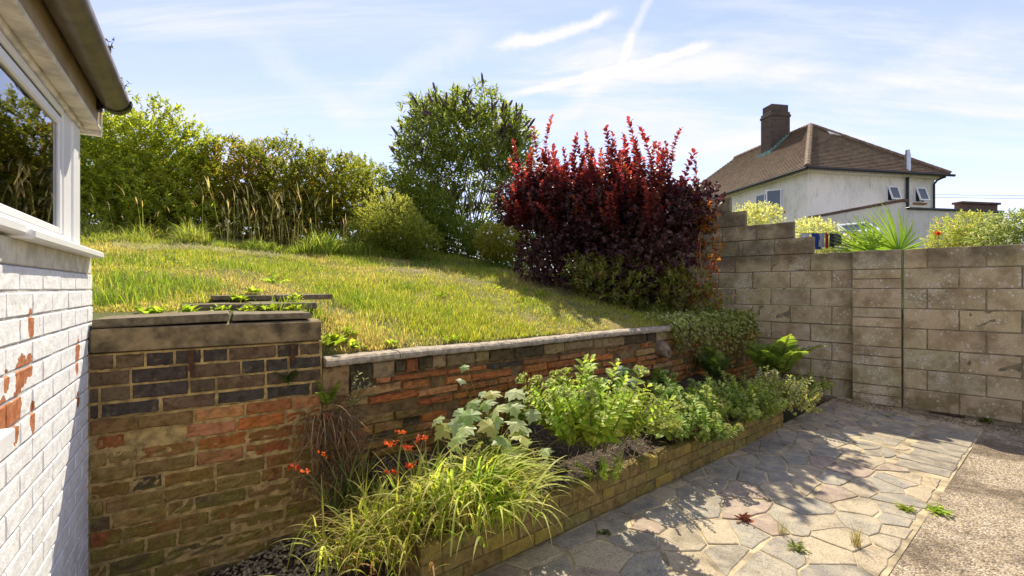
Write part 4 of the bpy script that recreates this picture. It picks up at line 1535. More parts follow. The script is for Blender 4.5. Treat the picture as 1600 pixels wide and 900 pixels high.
def palette(n, cols, jitter=.18, t=None, spread=.3):
    """a colour for each of n leaves along a list of colours"""
    cols = np.array(cols, float)
    if t is None: t = rng.uniform(0, 1, n)
    t = np.clip(t + rng.normal(0, spread, n) * .5, 0, .999) * (len(cols) - 1)
    i = np.minimum(t.astype(int), len(cols) - 2) if len(cols) > 1 else np.zeros(n, int)
    f = (t - i)[:, None]
    c = cols[i] * (1 - f) + cols[np.minimum(i + 1, len(cols) - 1)] * f
    return np.clip(c * (1 + rng.normal(0, jitter, (n, 1))) * (1 + rng.normal(0, .05, (n, 3))), .002, .9)


def rand_unit(n):
    v = rng.normal(size=(n, 3))
    return norm(v)


def twig_points(n, blobs, inner=.3, lump=.16, seed=1, lo=None):
    """twig bases inside lumpy ellipsoids; most near the surface. blobs: (cx,cy,cz,rx,ry,rz)"""
    bl_ = np.array(blobs, float)
    w = (bl_[:, 3] * bl_[:, 4] + bl_[:, 4] * bl_[:, 5] + bl_[:, 3] * bl_[:, 5])
    i = rng.choice(len(bl_), n, p=w / w.sum())
    d = rand_unit(n)
    r = np.where(rng.random(n) < inner, rng.uniform(.2, .8, n), 1 - np.abs(rng.normal(0, .13, n)))
    r = r * (1 + lump * wob(d * 2.0 + bl_[i, :3], seed, 2.2))
    p = bl_[i, :3] + d * r[:, None] * bl_[i, 3:6]
    out = norm(d / bl_[i, 3:6])
    if lo is not None:
        k = p[:, 2] > lo(p[:, 0], p[:, 1])
        p, out = p[k], out[k]
    return p, out


def leafy(buf, p, axis, k, tw, ll, lw, cols, T=T_RHOMB, spread=.95, tcol=None, jitter=.18, flat=.6, tip=None, cspread=.3):
    """k leaves set round a twig of length tw at each p along axis"""
    n = len(p)
    axis = norm(axis)
    ref = norm(rand_unit(n))
    u = norm(np.cross(axis, ref)); v = np.cross(axis, u)
    for j in range(k):
        s = (j + .5) / k * rng.uniform(.85, 1.1, n)
        a = j * 2.4 + rng.uniform(-.5, .5, n)
        side = u * np.cos(a)[:, None] + v * np.sin(a)[:, None]
        sp = spread * (1 - .45 * (j / max(1, k - 1)))
        d = norm(axis * (1 - .35 * sp) + side * sp + rng.normal(0, .15, (n, 3)))
        nr = norm(np.array([0, 0, 1.0]) * flat + axis * .5 + rng.normal(0, .35, (n, 3)))
        o = p + axis * (s * tw)[:, None]
        t = None if tcol is None else tcol + (0 if tip is None else tip * (j / k))
        c = palette(n, cols, jitter, t, cspread)
        instance(buf, T, o, d, nr, ll * rng.uniform(.7, 1.25, n), lw * rng.uniform(.75, 1.2, n), c)


def stems(buf, base, tips, r0, col=(.09, .065, .04), bend=.12, n=5, sides=5):
    for tpt in tips:
        b0 = np.array(base, float) + np.append(rng.normal(0, .03, 2), 0)
        t_ = np.linspace(0, 1, n)[:, None]
        mid = rng.normal(0, bend, 3) * np.linalg.norm(np.array(tpt) - b0)
        pts = b0 + (np.array(tpt) - b0) * t_ + mid * (np.sin(np.pi * t_))
        add_tube(buf, pts, np.linspace(r0, r0 * .3, n), sides, col)


def straps(buf, base, az, L, W, th0, th1, col, n=6, fold=0.0, kpow=1.3, tipc=None):
    """arching strap leaves; angles from the vertical at foot and tip"""
    N = len(base)
    L, W, th0, th1, az = [np.broadcast_to(np.asarray(a, float), (N,)) for a in (L, W, th0, th1, az)]
    s = np.linspace(0, 1, n + 1)
    th = th0[:, None] + (th1 - th0)[:, None] * s[None] ** kpow
    dr = np.sin(th) * L[:, None] / n; dz = np.cos(th) * L[:, None] / n
    r = np.cumsum(dr, 1) - dr; z = np.cumsum(dz, 1) - dz
    h = np.stack([np.cos(az), np.sin(az)], -1); sd = np.stack([-np.sin(az), np.cos(az)], -1)
    ctr = np.concatenate([base[:, None, :2] + h[:, None, :] * r[:, :, None], (base[:, 2:3] + z)[:, :, None]], -1)
    w = W[:, None] * (1 - s[None] ** 2.2) * np.minimum(1, .45 + 1.6 * s[None]) * .5
    tw = rng.uniform(-.7, .7, N)[:, None] * s[None]
    sx = np.concatenate([sd[:, None, :] * np.cos(tw)[:, :, None], np.sin(tw)[:, :, None]], -1)
    Vv = np.stack([ctr - sx * w[:, :, None], ctr + sx * w[:, :, None]], 2).reshape(N, -1, 3)
    i = np.arange(n)
    Ft = np.stack([2 * i, 2 * i + 1, 2 * i + 3, 2 * i + 2], -1)
    F = (Ft[None] + (np.arange(N) * 2 * (n + 1))[:, None, None]).reshape(-1, 4)
    c = np.repeat(col, 2 * (n + 1), axis=0).reshape(N, n + 1, 2, 3)
    if tipc is not None:
        f = (s ** 3)[None, :, None, None]
        c = c * (1 - f) + np.asarray(tipc)[None, None, None] * f
    buf.add(Vv.reshape(-1, 3), F, c.reshape(-1, 3))


def shrub(name, label, cat, base, blobs, n, k, tw, ll, lw, cols, T=T_RHOMB, up=.5, seed=1, group=None, mat_='leaf_hedge', nst=10, r0=.016, tfun=None, inner=.3, spread=.95, lump=.26, tip=None, lo=True, cspread=.3, stemcol=(.09, .065, .04)):
    r = thing(name, base, label, cat, group)
    b0 = np.array(base, float)
    p, o = twig_points(n, blobs, inner, lump, seed, (lambda x, y: lawn_z(x, y) + .02) if lo is True else lo)
    b = Buf()
    tc = tfun(p) if tfun else None
    leafy(b, p - b0, o * .8 + np.array([0, 0, up]) + rng.normal(0, .35, p.shape), k, tw, ll, lw, cols, T, spread, tc, tip=tip, cspread=cspread)
    obj('crown', b.mesh('crown'), M[mat_], r, kind='stuff')
    sb = Buf()
    pick = rng.choice(len(p), min(nst, len(p)), replace=False)
    stems(sb, (0, 0, -.05), [(p[i] - b0) * .92 for i in pick], r0, stemcol)
    obj('trunk', sb.mesh('trunk'), M['bark'], r)
    return r

# ================================================================== LAWN GRASS
def lawn_points(n, pmax=6.3, bias=1.5):
    out = []
    while sum(map(len, out)) < n:
        m_ = n * 2
        u = rng.uniform(120, 1130, m_); p = pmax * rng.uniform(.012, 1, m_) ** bias
        a = (u - 800) / FPX
        Y = (p - RS @ RN) / (RD[0] - RD[1] * a)
        x = a * Y + rng.normal(0, .02, m_)
        ok = (x * BN[0] + Y * BN[1] < B0 - .05)
        ok &= ((x - HC[0]) * HD[0] + (Y - HC[1]) * HD[1] > -.3) | ((x - HC[0]) * HW[0] + (Y - HC[1]) * HW[1] < -.14)
        # clear of the slabs
        s = (x - HC[0]) * LD[0] + (Y - HC[1]) * LD[1]; e = -((x - HC[0]) * LN[0] + (Y - HC[1]) * LN[1])
        ok &= ~((s < .98) & (e < .47) & (e > -.3))
        ok &= ~((s > .29) & (s < 1.05) & (e > .47) & (e < .79))
        ok &= ~((s > .43) & (s < 1.21) & (e > .79) & (e < 1.10))
        ok &= perp(x, Y) > .10
        out.append(np.stack([x[ok], Y[ok]], -1))
    return np.concatenate(out)[:n]


def dryness(xy): return np.clip(.36 + .75 * wob(xy, 21, 2.0) + .35 * wob(xy, 22, 6.5), 0, 1)


xy = lawn_points(170000)
thin = np.clip(wob(xy, 26, 3.1) * .9 + .25 * wob(xy, 27, 11), 0, 1)
xy = xy[rng.random(len(xy)) > .75 * thin]
z = lawn_z(xy[:, 0], xy[:, 1])
dr = dryness(xy)
p_ = perp(xy[:, 0], xy[:, 1])
edge = np.clip(1 - p_ / .35, 0, 1)
dr = np.clip(dr + .5 * edge * rng.random(len(xy)), 0, 1)
lush = np.clip(wob(xy, 23, 1.6) * .5 + .5, 0, 1)
clumpy = np.clip(.5 + .6 * wob(xy, 24, 9) + .4 * wob(xy, 25, 21), 0, 1)
h = (.014 + .030 * rng.random(len(xy)) + .06 * lush ** 3) * (1 - .45 * dr) * (.55 + .9 * clumpy) * (1 + .8 * (rng.random(len(xy)) < .06)) * (1 + .06 * p_)
green = palette(len(xy), [(.17, .225, .02), (.285, .325, .03), (.41, .385, .065)], .2)
straw = palette(len(xy), [(.42, .33, .13), (.54, .43, .20), (.36, .26, .10)], .2)
f = (rng.random(len(xy)) < .12 + .75 * dr ** 1.2)[:, None]
b = Buf()
straps(b, np.concatenate([xy, z[:, None] - .004], 1), rng.uniform(0, 6.28, len(xy)), h, rng.uniform(.0035, .0065, len(xy)) * (1 + .08 * p_), rng.uniform(0, .8, len(xy)), rng.uniform(.5, 1.7, len(xy)), np.where(f, straw, green), n=2)
obj('lawn_grass', b.mesh('lawn_grass'), M['grass'], label='sunlit patchy lawn grass sloping up to the hedge', cat='grass', kind='stuff')

# longer tufts in the lawn and along the hedge foot
b = Buf()
cent = []
for u, p, r_, n_, hh in ((585, 1.3, .35, 900, .15), (540, 1.9, .4, 700, .13), (640, 2.2, .3, 500, .12), (930, 2.0, .5, 1500, .17), (900, 2.9, .5, 1300, .17), (980, 1.3, .45, 1400, .16), (1010, .9, .35, 900, .14),
                         (860, 3.3, .4, 900, .16), (180, 3.0, .5, 600, .15), (230, 1.6, .4, 700, .16), (170, 1.0, .35, 700, .16), (300, 1.4, .3, 500, .13), (760, 3.6, .5, 700, .13), (480, .5, .2, 400, .12), (700, .9, .3, 300, .10),
                         (380, 2.6, .5, 600, .12), (460, 3.6, .6, 700, .12), (560, 4.3, .6, 900, .14), (1040, .55, .2, 500, .13), (830, 1.2, .25, 250, .10)):
    c = on_lawn(u, p)
    q = c + rng.normal(0, r_ * .5, (n_, 2))
    k = (perp(q[:, 0], q[:, 1]) > .12) & (q @ BN < B0 - .05)
    q = q[k]
    n_ = len(q)
    straps(b, np.concatenate([q, lawn_z(q[:, 0], q[:, 1])[:, None] - .005], 1), rng.uniform(0, 6.28, n_), hh * .75 * rng.uniform(.5, 1.3, n_), rng.uniform(.004, .007, n_), rng.uniform(0, .4, n_), rng.uniform(.5, 1.7, n_),
           palette(n_, [(.12, .20, .02), (.19, .27, .03), (.30, .30, .06)], .2), n=3)
obj('long_grass', b.mesh('long_grass'), M['grass'], label='longer bright green grass tufts growing through the lawn', cat='grass', kind='stuff')

# broad-leaved weeds in the lawn: rosettes
def rosette(name, xy_, z_, n_, L, W, cols, label, cat, group, up=.9):
    r = thing(name, (xy_[0], xy_[1], z_), label, cat, group)
    b = Buf()
    n_ = int(n_ * 1.6)
    az = rng.uniform(0, 6.28, n_)
    el = rng.uniform(.05, up, n_)
    d = np.stack([np.cos(az) * np.cos(el), np.sin(az) * np.cos(el), np.sin(el)], -1)
    nr = np.stack([-np.cos(az) * np.sin(el), -np.sin(az) * np.sin(el), np.cos(el)], -1) + rng.normal(0, .2, (n_, 3))
    instance(b, T_OVAL, d * .006 + np.stack([rng.normal(0, L * .35, n_), rng.normal(0, L * .35, n_), np.abs(rng.normal(0, L * .12, n_))], -1), d, nr, L * .8 * rng.uniform(.5, 1.2, n_), W * rng.uniform(.7, 1.2, n_), palette(n_, cols, .15), 1.6)
    obj('leaves', b.mesh('leaves'), M['leaf'], r, kind='stuff')
    return r
YG = [(.16, .24, .02), (.26, .34, .03), (.34, .38, .05)]
wl = [(505, .16, 26, .10, .04), (525, .20, 22, .09, .04), (555, .15, 16, .08, .035), (540, .32, 18, .09, .04), (612, .16, 12, .07, .03), (705, .14, 10, .06, .03)]
wlab = ['largest broad lime weed in the corner where lintel and coping meet', 'broad lime weed second from the lintel end behind the coping', 'low lime weed third along the coping from the lintel end',
        'lime weed set back in the grass behind the coping start', 'small lime weed behind the second coping stone', 'tiny lime weed behind the middle of the coping']
for k, (u, p, n_, L, W) in enumerate(wl):
    c = on_lawn(u, p)
    rosette('lawn_weed', c, float(lawn_z(*c)), n_, L, W, YG, wlab[k], 'weed', 'weeds behind the coping', 1.3)
for k, (u, p, n_, L, W) in enumerate([(815, 1.35, 16, .11, .03), (845, 1.75, 16, .11, .03), (775, 2.2, 14, .10, .03), (690, 1.7, 14, .10, .03), (430, 1.9, 14, .12, .035), (270, 2.9, 14, .12, .035)]):
    c = on_lawn(u, p)
    rosette('lawn_weed', c, float(lawn_z(*c)), n_, L, W, YG, ['leafy weed rosette on the lawn nearest the coping middle', 'leafy weed rosette on the lawn below the purple bush', 'leafy weed rosette half way up the lawn below the golden ball shrub', 'leafy weed rosette in the middle of the lawn', 'leafy weed rosette up the lawn from the old slabs', 'leafy weed rosette near the house in the upper lawn'][k], 'weed', 'weeds out on the lawn', 1.1)
# creeping weeds over the slabs
for k, (s, e, n_) in enumerate(((.18, .47, 40), (.34, .48, 46), (.50, .47, 40), (.64, .44, 40), (.76, .44, 36), (.90, .44, 30), (.60, .80, 40), (.95, .79, 30), (.70, 1.12, 24), (.10, .55, 30))):
    c = HC + LD * s - LN * e
    zz = 1.25 + .06 * (e > .7) + .05 * (e > 1.0)
    rosette('slab_weed', c, zz, n_, .055, .03, YG, 'yellow green creeping weed ' + ['behind the house end of the lintel slab', 'behind the middle of the lintel slab', 'at the gap of the two lintel slabs', 'behind the left half of the right lintel slab', 'behind the middle of the right lintel slab', 'at the right end of the lintel slabs', 'between the second and top row of slabs, left', 'between the second and top row of slabs, right', 'behind the top row of slabs', 'in the grass beside the house corner'][k], 'weed', 'weeds between the old slabs', 1.4)

# ================================================================== HEDGE AND SHRUBS BEHIND THE LAWN
GR1 = [(.14, .17, .02), (.205, .235, .028), (.275, .29, .036), (.35, .335, .06)]
def hb(u, v, Y, ru, rv, ry): # ellipsoid from picture size at distance Y
    c = at(u, v, Y); k = Y / FPX
    return (c[0], c[1], c[2], ru * k, ry, rv * k)
def topt(z0, z1): return lambda p: np.clip((p[:, 2] - z0) / (z1 - z0), 0, 1)

HK = 1.14
c = on_lawn(215, 7.8)
shrub('elder_bush', 'tall lime green elder bush beside the house corner, highest part of the hedge', 'bush', (c[0], c[1], lawn_z(*c)),
      [hb(215, 265, 6.9 * HK, 95, 95, .8), hb(150, 255, 6.8 * HK, 80, 80, .8), hb(285, 290, 7.1 * HK, 60, 80, .7), hb(60, 260, 7.0 * HK, 90, 90, .8), hb(200, 330, 6.6 * HK, 110, 60, .7), hb(230, 345, 7.2 * HK, 120, 45, .7)],
      7200, 7, .15, .086, .038, GR1, up=.25, seed=3, nst=26, tfun=lambda p: .35 + .4 * wob(p, 31, 3) + .1)
c = on_lawn(430, 7.8)
shrub('copper_hedge', 'dark hedge shrub flushed orange and red between elder and green shrub', 'bush', (c[0], c[1], lawn_z(*c)),
      [hb(370, 285, 7.6 * HK, 60, 58, .7), hb(440, 285, 7.8 * HK, 70, 60, .8), hb(520, 300, 8.1 * HK, 60, 55, .8), hb(430, 340, 7.6 * HK, 110, 48, .6), hb(450, 350, 8.2 * HK, 120, 42, .6)],
      7400, 7, .11, .064, .036, [(.13, .16, .022), (.19, .21, .028), (.27, .24, .035), (.36, .19, .035), (.38, .12, .035)], up=.35, seed=4, nst=24, tfun=lambda p: .24 + .40 * wob(p, 33, 3.2))
c = on_lawn(590, 8.0)
shrub('green_hedge', 'mid green hedge shrub with loose top left of the tall butterfly bush', 'bush', (c[0], c[1], lawn_z(*c)),
      [hb(575, 315, 9.0 * HK, 60, 55, .8), hb(635, 330, 9.4 * HK, 50, 55, .7), hb(610, 370, 8.9 * HK, 80, 40, .6)],
      3600, 7, .11, .065, .036, GR1, up=.3, seed=5, nst=20, tfun=lambda p: .28 + .35 * wob(p, 35, 3))
c = on_lawn(612, 5.75)
shrub('pale_round_shrub', 'rounded small leaved yellow green shrub at the lawn edge', 'shrub', (c[0], c[1], lawn_z(*c)),
      [hb(605, 352, 8.5, 55, 48, .55), hb(645, 375, 8.5, 40, 32, .45), hb(575, 375, 8.4, 35, 30, .4)],
      3600, 8, .085, .034, .019, [(.15, .19, .03), (.26, .28, .05), (.40, .40, .12)], up=.3, seed=6, nst=20, lump=.28, tfun=lambda p: .25 + .75 * np.clip((p[:, 2] - 2.2) / 1.0, 0, 1) * .7)
c = on_lawn(690, 7.2)
shrub('dark_shrub', 'dark green shrub in the shade under the butterfly bush', 'shrub', (c[0], c[1], lawn_z(*c)),
      [hb(670, 350, 10.4, 45, 50, .6), hb(720, 375, 10.2, 45, 30, .5)],
      2400, 7, .10, .055, .03, [(.08, .11, .02), (.13, .17, .025), (.20, .23, .04)], up=.2, seed=7, nst=14)
c = on_lawn(779, 4.9)
shrub('golden_ball_shrub', 'small rounded golden green shrub at the foot of the purple bush', 'shrub', (c[0], c[1], lawn_z(*c)),
      [hb(779, 378, 8.9, 37, 29, .42)], 1900, 8, .06, .032, .018, [(.15, .17, .02), (.27, .27, .04), (.36, .34, .07)], up=.3, seed=8, nst=12, lump=.08, inner=.2)
c = on_lawn(820, 5.6)
shrub('ground_cover_shrub', 'low dark green cover between golden ball shrub and purple bush', 'shrub', (c[0], c[1], lawn_z(*c)),
      [hb(800, 385, 10.0, 40, 30, .5), hb(845, 380, 9.9, 45, 40, .5), hb(760, 395, 10.2, 40, 18, .5)],
      1500, 7, .10, .055, .03, [(.09, .12, .02), (.15, .18, .03), (.20, .22, .04)], up=.2, seed=17, nst=10)
# straggling sprays that stand up out of the hedge top
b = Buf()
for (u, v, Y, n_) in ((240, 150, 6.9, 6), (262, 166, 7.0, 6), (322, 205, 7.1, 7), (300, 196, 7.1, 6), (448, 205, 7.8, 7), (462, 216, 7.8, 6), (486, 214, 7.9, 4), (270, 172, 6.9, 4), (560, 250, 9, 6), (600, 258, 9.1, 6), (545, 245, 8.8, 4), (348, 216, 7.6, 5), (396, 222, 7.7, 4)):
    p1 = at(u, v, Y * HK); p0 = p1 - np.array([rng.normal(0, .08), 0, .45])
    p0[0] -= .03
    add_tube(b, [p0, (p0 + p1) / 2 + np.array([.03, 0, 0]), p1], [.006, .004, .002], 4, (.10, .10, .03))
    pts = p0 + (p1 - p0) * np.linspace(.35, 1, n_ * 3)[:, None] + rng.normal(0, .015, (n_ * 3, 3))
    leafy(b, pts, np.tile(p1 - p0, (len(pts), 1)) + rng.normal(0, .3, (len(pts), 3)), 2, .05, .07, .03, GR1)
obj('hedge_sprays', b.mesh('hedge_sprays'), M['leaf'], label='loose leafy sprays standing out of the hedge top', cat='foliage', kind='stuff')

# tall seeding grass along the foot of the hedge
b = Buf()
seedc = [(.50, .40, .22), (.42, .32, .17), (.58, .48, .28)]
N_ = 150
u = np.concatenate([rng.normal(375, 26, 45), rng.normal(430, 24, 40), rng.normal(475, 18, 25), rng.normal(515, 20, 25), rng.uniform(150, 330, 15)])
p = rng.uniform(4.9, 5.7, N_)
c_ = np.stack([on_lawn(a, q) for a, q in zip(u, p)])
base = np.concatenate([c_, lawn_z(c_[:, 0], c_[:, 1])[:, None]], 1)
L = rng.uniform(.4, 1.15, N_) * np.where((u > 330) & (u < 520), 1.0, .72)
az = rng.normal(2.7, 1.2, N_); th1 = rng.uniform(.25, .9, N_)
straps(b, base, az, L, .0045, rng.uniform(0, .22, N_), th1, palette(N_, [(.26, .27, .07), (.40, .34, .15)], .15), n=5, kpow=2)
# seed heads: short fat straps near the end of each stalk
n5 = 8
s = np.linspace(0, 1, 41)
th0_ = rng.uniform(0, .22, N_)
for rep in range(3):
    th = (th0_)[:, None] * 0 + .10 + th1[:, None] * s[None] ** 2
    r_ = np.cumsum(np.sin(th) * L[:, None] / 40, 1); zz = np.cumsum(np.cos(th) * L[:, None] / 40, 1)
    i0 = 32
    hb_ = np.stack([base[:, 0] + np.cos(az) * r_[:, i0], base[:, 1] + np.sin(az) * r_[:, i0], base[:, 2] + zz[:, i0]], -1)
    k = rng.random(N_) < .55
    straps(b, hb_[k], az[k] + rng.normal(0, .3, k.sum()), L[k] * rng.uniform(.14, .26, k.sum()), .012, .3 + rng.normal(0, .1, k.sum()), .9 + rng.normal(0, .3, k.sum()), palette(k.sum(), seedc, .15), n=4)
# leafy lower growth
for (n_, u0, u1, p0, p1, l0, l1, cols) in ((5200, 330, 520, 4.9, 5.9, .2, .5, [(.18, .25, .03), (.28, .34, .05), (.38, .38, .10)]), (4200, 130, 330, 5.0, 6.0, .18, .5, [(.15, .20, .03), (.24, .27, .04), (.34, .32, .09)]),
                                           (2500, 520, 720, 5.0, 5.9, .12, .35, [(.13, .18, .03), (.22, .27, .04), (.28, .3, .06)]), (1500, 640, 830, 4.0, 5.0, .1, .22, [(.08, .14, .02), (.15, .21, .03)])):
    u = rng.uniform(u0, u1, n_); p = rng.uniform(p0, p1, n_)
    clump = np.clip(.42 + .75 * wob(np.stack([u * .035, p * 1.5], -1), 41, 1.0), .05, 1.2)
    c_ = np.stack([on_lawn(a, q) for a, q in zip(u, p)])
    base = np.concatenate([c_, lawn_z(c_[:, 0], c_[:, 1])[:, None] - .01], 1)
    straps(b, base, rng.uniform(0, 6.28, n_), rng.uniform(l0, l1, n_) * (.25 + 1.1 * clump), rng.uniform(.006, .014, n_), rng.uniform(0, .6, n_), rng.uniform(.8, 2.6, n_), palette(n_, cols, .2), n=4)
obj('tall_grass', b.mesh('tall_grass'), M['grass'], label='tall seeding grass along the foot of the hedge', cat='grass', kind='stuff')
# grey dry thatch line in front of it
b = Buf()
n_ = 3000
u = rng.uniform(180, 480, n_); p = rng.normal(4.6, .16, n_) + .1 * np.sin(u * .05)
c_ = np.stack([on_lawn(a, q) for a, q in zip(u, p)])
straps(b, np.concatenate([c_, lawn_z(c_[:, 0], c_[:, 1])[:, None] + .015], 1), rng.uniform(0, 6.28, n_), rng.uniform(.05, .14, n_), .005, rng.uniform(.7, 1.5, n_), rng.uniform(1.2, 2.0, n_), palette(n_, [(.34, .32, .22), (.46, .44, .32), (.28, .27, .14)], .15), n=2)
obj('dry_thatch', b.mesh('dry_thatch'), M['grass'], label='grey line of cut dry grass across the top of the lawn', cat='dry grass', kind='stuff')

# ================================================================== BUTTERFLY BUSH
c = on_lawn(735, 6.9)
bz = float(lawn_z(*c))
bud = thing('butterfly_bush', (c[0], c[1], bz), 'tall open butterfly bush with bare stems and dull purple flower spikes', 'tree')
b0 = np.array([c[0], c[1], bz]); BY = c[1]
blobs = [hb(725, 205, BY, 78, 62, .9), hb(680, 235, BY, 52, 60, .7), hb(770, 215, BY, 52, 55, .7), hb(700, 190, BY + .2, 45, 45, .6), hb(790, 245, BY, 32, 45, .6), hb(735, 265, BY, 80, 40, .7), hb(655, 300, BY, 30, 65, .5), hb(685, 330, BY, 34, 50, .4), hb(790, 310, BY, 26, 60, .4), hb(725, 345, BY + .2, 60, 40, .4), hb(640, 250, BY, 22, 40, .4), hb(810, 220, BY, 18, 35, .4)]
p, o = twig_points(1800, blobs, .35, .34, 9)
b = Buf()
leafy(b, p - b0, o * .6 + np.array([0, 0, .5]) + rng.normal(0, .4, p.shape), 8, .26, .17, .048, [(.10, .13, .03), (.15, .19, .04), (.23, .26, .055), (.30, .31, .09)], T_RHOMB, 1.0)
obj('crown', b.mesh('crown'), M['leaf'], bud, kind='stuff')
sb = Buf()
tips = []
for k in range(46):
    j = rng.integers(0, len(p))
    tips.append((p[j] - b0) * .95)
stems(sb, (0, 0, -.05), tips, .017, (.20, .15, .08), .10, 8, 5)
obj('trunk', sb.mesh('trunk'), M['bark'], bud)
# flower spikes at the outer tips
out = (o[:, 2] > -.15) & (np.linalg.norm(p - p.mean(0), axis=1) > .9)
pp, oo = p[out], o[out]
sel = rng.choice(len(pp), min(250, len(pp)), replace=False)
b = Buf()
for i in sel:
    d = norm(oo[i] * .7 + np.array([0, 0, .55]) + rng.normal(0, .3, 3))
    st = pp[i] - b0 + d * .16
    L = rng.uniform(.18, .36)
    pts = [st, st + d * L * .4, st + d * L * .8 + np.array([0, 0, -.012]), st + d * L + np.array([0, 0, -.03])]
    add_tube(b, [st - d * .14, st], [.003, .004], 4, (.10, .12, .04))
    add_tube(b, pts, [.016, .034, .026, .007], 6, palette(1, [(.13, .085, .12), (.20, .15, .19), (.11, .095, .06), (.16, .13, .09)])[0])
obj('flower_spikes', b.mesh('flower_spikes'), M['bark'], bud, kind='stuff')

# ================================================================== PURPLE SMOKE BUSH
sa, sb_ = np.array([2.05, 6.0]), np.array([.35, 7.75])
mid = (sa + sb_) / 2
smz = float(lawn_z(*mid))
smoke = thing('smoke_bush', (mid[0], mid[1], smz), 'large purple smoke bush with upright glowing red shoots', 'bush')
b0 = np.array([mid[0], mid[1], smz])
blobs = []
for f in np.linspace(0, 1, 6):
    c = sa + (sb_ - sa) * f
    g = float(lawn_z(*c))
    topz = 2.84 + .30 * min(1, f * 2.2) if f < .5 else 3.14 + .22 * (f - .5)
    lowz = g + (.35 if f < .8 else .75)
    blobs.append((c[0], c[1], (lowz + topz) / 2, .55, .5, (topz - lowz) / 2))
    blobs.append((c[0] + rng.normal(0, .1), c[1] + rng.normal(0, .1), topz - .42, .42, .38, .40))
blobs.append((sa[0] + .38, sa[1] - .05, 2.45, .30, .30, .34))
blobs.append((sb_[0] - .30, sb_[1] + .1, 2.85, .34, .3, .40))
for f in (.1, .3, .5, .68, .84):
    c = sa + (sb_ - sa) * f - BN * .12
    blobs.append((c[0], c[1], float(lawn_z(*c)) + .45, .5, .45, .55))
p, o = twig_points(6200, blobs, .35, .22, 13, lambda x, y: lawn_z(x, y) + .03)
b = Buf()
DK = [(.060, .028, .036), (.085, .036, .042), (.11, .052, .046), (.17, .085, .055), (.18, .13, .06)]
leafy(b, p - b0, o * .8 + np.array([0, 0, .35]) + rng.normal(0, .4, p.shape), 7, .09, .058, .046, DK, T_OVAL, 1.0, jitter=.35, tcol=.35 + .35 * wob(p, 61, 3.5))
obj('crown', b.mesh('crown'), M['leaf_purple'], smoke, kind='stuff')
s2 = Buf()
for f in (.05, .28, .5, .72, .95):
    c = sa + (sb_ - sa) * f
    near = p[np.hypot(p[:, 0] - c[0], p[:, 1] - c[1]) < .7]
    pk = near[rng.choice(len(near), 9, replace=False)]
    stems(s2, np.array([c[0], c[1], float(lawn_z(*c)) - .05]) - b0, [(q - b0) * .97 for q in pk], .018, (.05, .035, .03), .05, 6, 5)
obj('trunk', s2.mesh('trunk'), M['bark'], smoke)
# upright young shoots, red
def shoot_mesh(seed, L, cols):
    r = np.random.default_rng(seed)
    b = Buf()
    bend = r.normal(0, .05, 2)
    zz = np.linspace(0, 1, 6)
    axis = np.stack([bend[0] * zz ** 2, bend[1] * zz ** 2, zz * L], -1)
    add_tube(b, axis, np.linspace(.004, .0015, 6), 4, (.12, .03, .03))
    k = int(L / .0145)
    t = np.linspace(.08, 1, k)
    a = np.arange(k) * 2.4 + r.uniform(-.3, .3, k)
    el = .35 + .45 * t + r.normal(0, .18, k)
    d = np.stack([np.cos(a) * np.cos(el), np.sin(a) * np.cos(el), np.sin(el)], -1)
    org = np.stack([bend[0] * t ** 2, bend[1] * t ** 2, t * L], -1)
    nr = np.stack([-np.cos(a) * np.sin(el), -np.sin(a) * np.sin(el), np.cos(el)], -1)
    sz = .098 * (1 - .40 * t) * r.uniform(.7, 1.2, k)
    instance(b, T_OVAL, org, d, nr, sz, sz * .78, palette(k, cols, .2, t))
    return b.mesh('shoot')
RC = [(.080, .030, .034), (.13, .036, .038), (.20, .046, .044), (.26, .066, .052)]
RC2 = [(.070, .030, .030), (.12, .040, .030), (.20, .075, .035), (.30, .12, .05)]
RC3 = [(.065, .026, .036), (.090, .030, .040), (.13, .036, .044), (.18, .046, .048)]
SH = [shoot_mesh(k, (.30, .52, .40, .62, .36, .48, .56, .44, .34, .58)[k], (RC, RC, RC2, RC, RC3, RC, RC3, RC2, RC, RC3)[k]) for k in range(10)]
sps = []
for f in np.concatenate([np.linspace(-.12, 1.14, 46), rng.uniform(-.1, 1.12, 44)]):
    c = sa + (sb_ - sa) * f + BN * rng.normal(0, .24) + BD * rng.normal(0, .05)
    ff = np.clip(f, 0, 1)
    topz = 2.66 + .26 * min(1, ff * 2.2) if ff < .5 else 2.92 + .34 * (ff - .5)
    dz_ = 0
    off = abs((c - (sa + (sb_ - sa) * f)) @ BN)
    sps.append((c[0], c[1], topz + .10 - .35 * off + rng.normal(0, .10) + (.12 if rng.random() < .3 else 0) - (.18 if f < 0 or f > 1 else 0)))
for k in range(80):       # shoots low on the flanks facing us
    f = rng.uniform(-.05, 1.05)
    c = sa + (sb_ - sa) * f - BN * rng.uniform(.35, .55)
    sps.append((c[0], c[1], rng.uniform(2.0, 2.75) + .25 * f))
for q in sps:
    o_ = obj('shoot', SH[rng.integers(0, 10)], M['leaf_red'], smoke, tuple(np.array(q) - b0), (rng.normal(0, .24), rng.normal(0, .24), rng.uniform(0, 6.28)))
    sc_ = rng.uniform(.8, 1.25); o_.scale = (sc_, sc_, sc_ * rng.uniform(.85, 1.2))
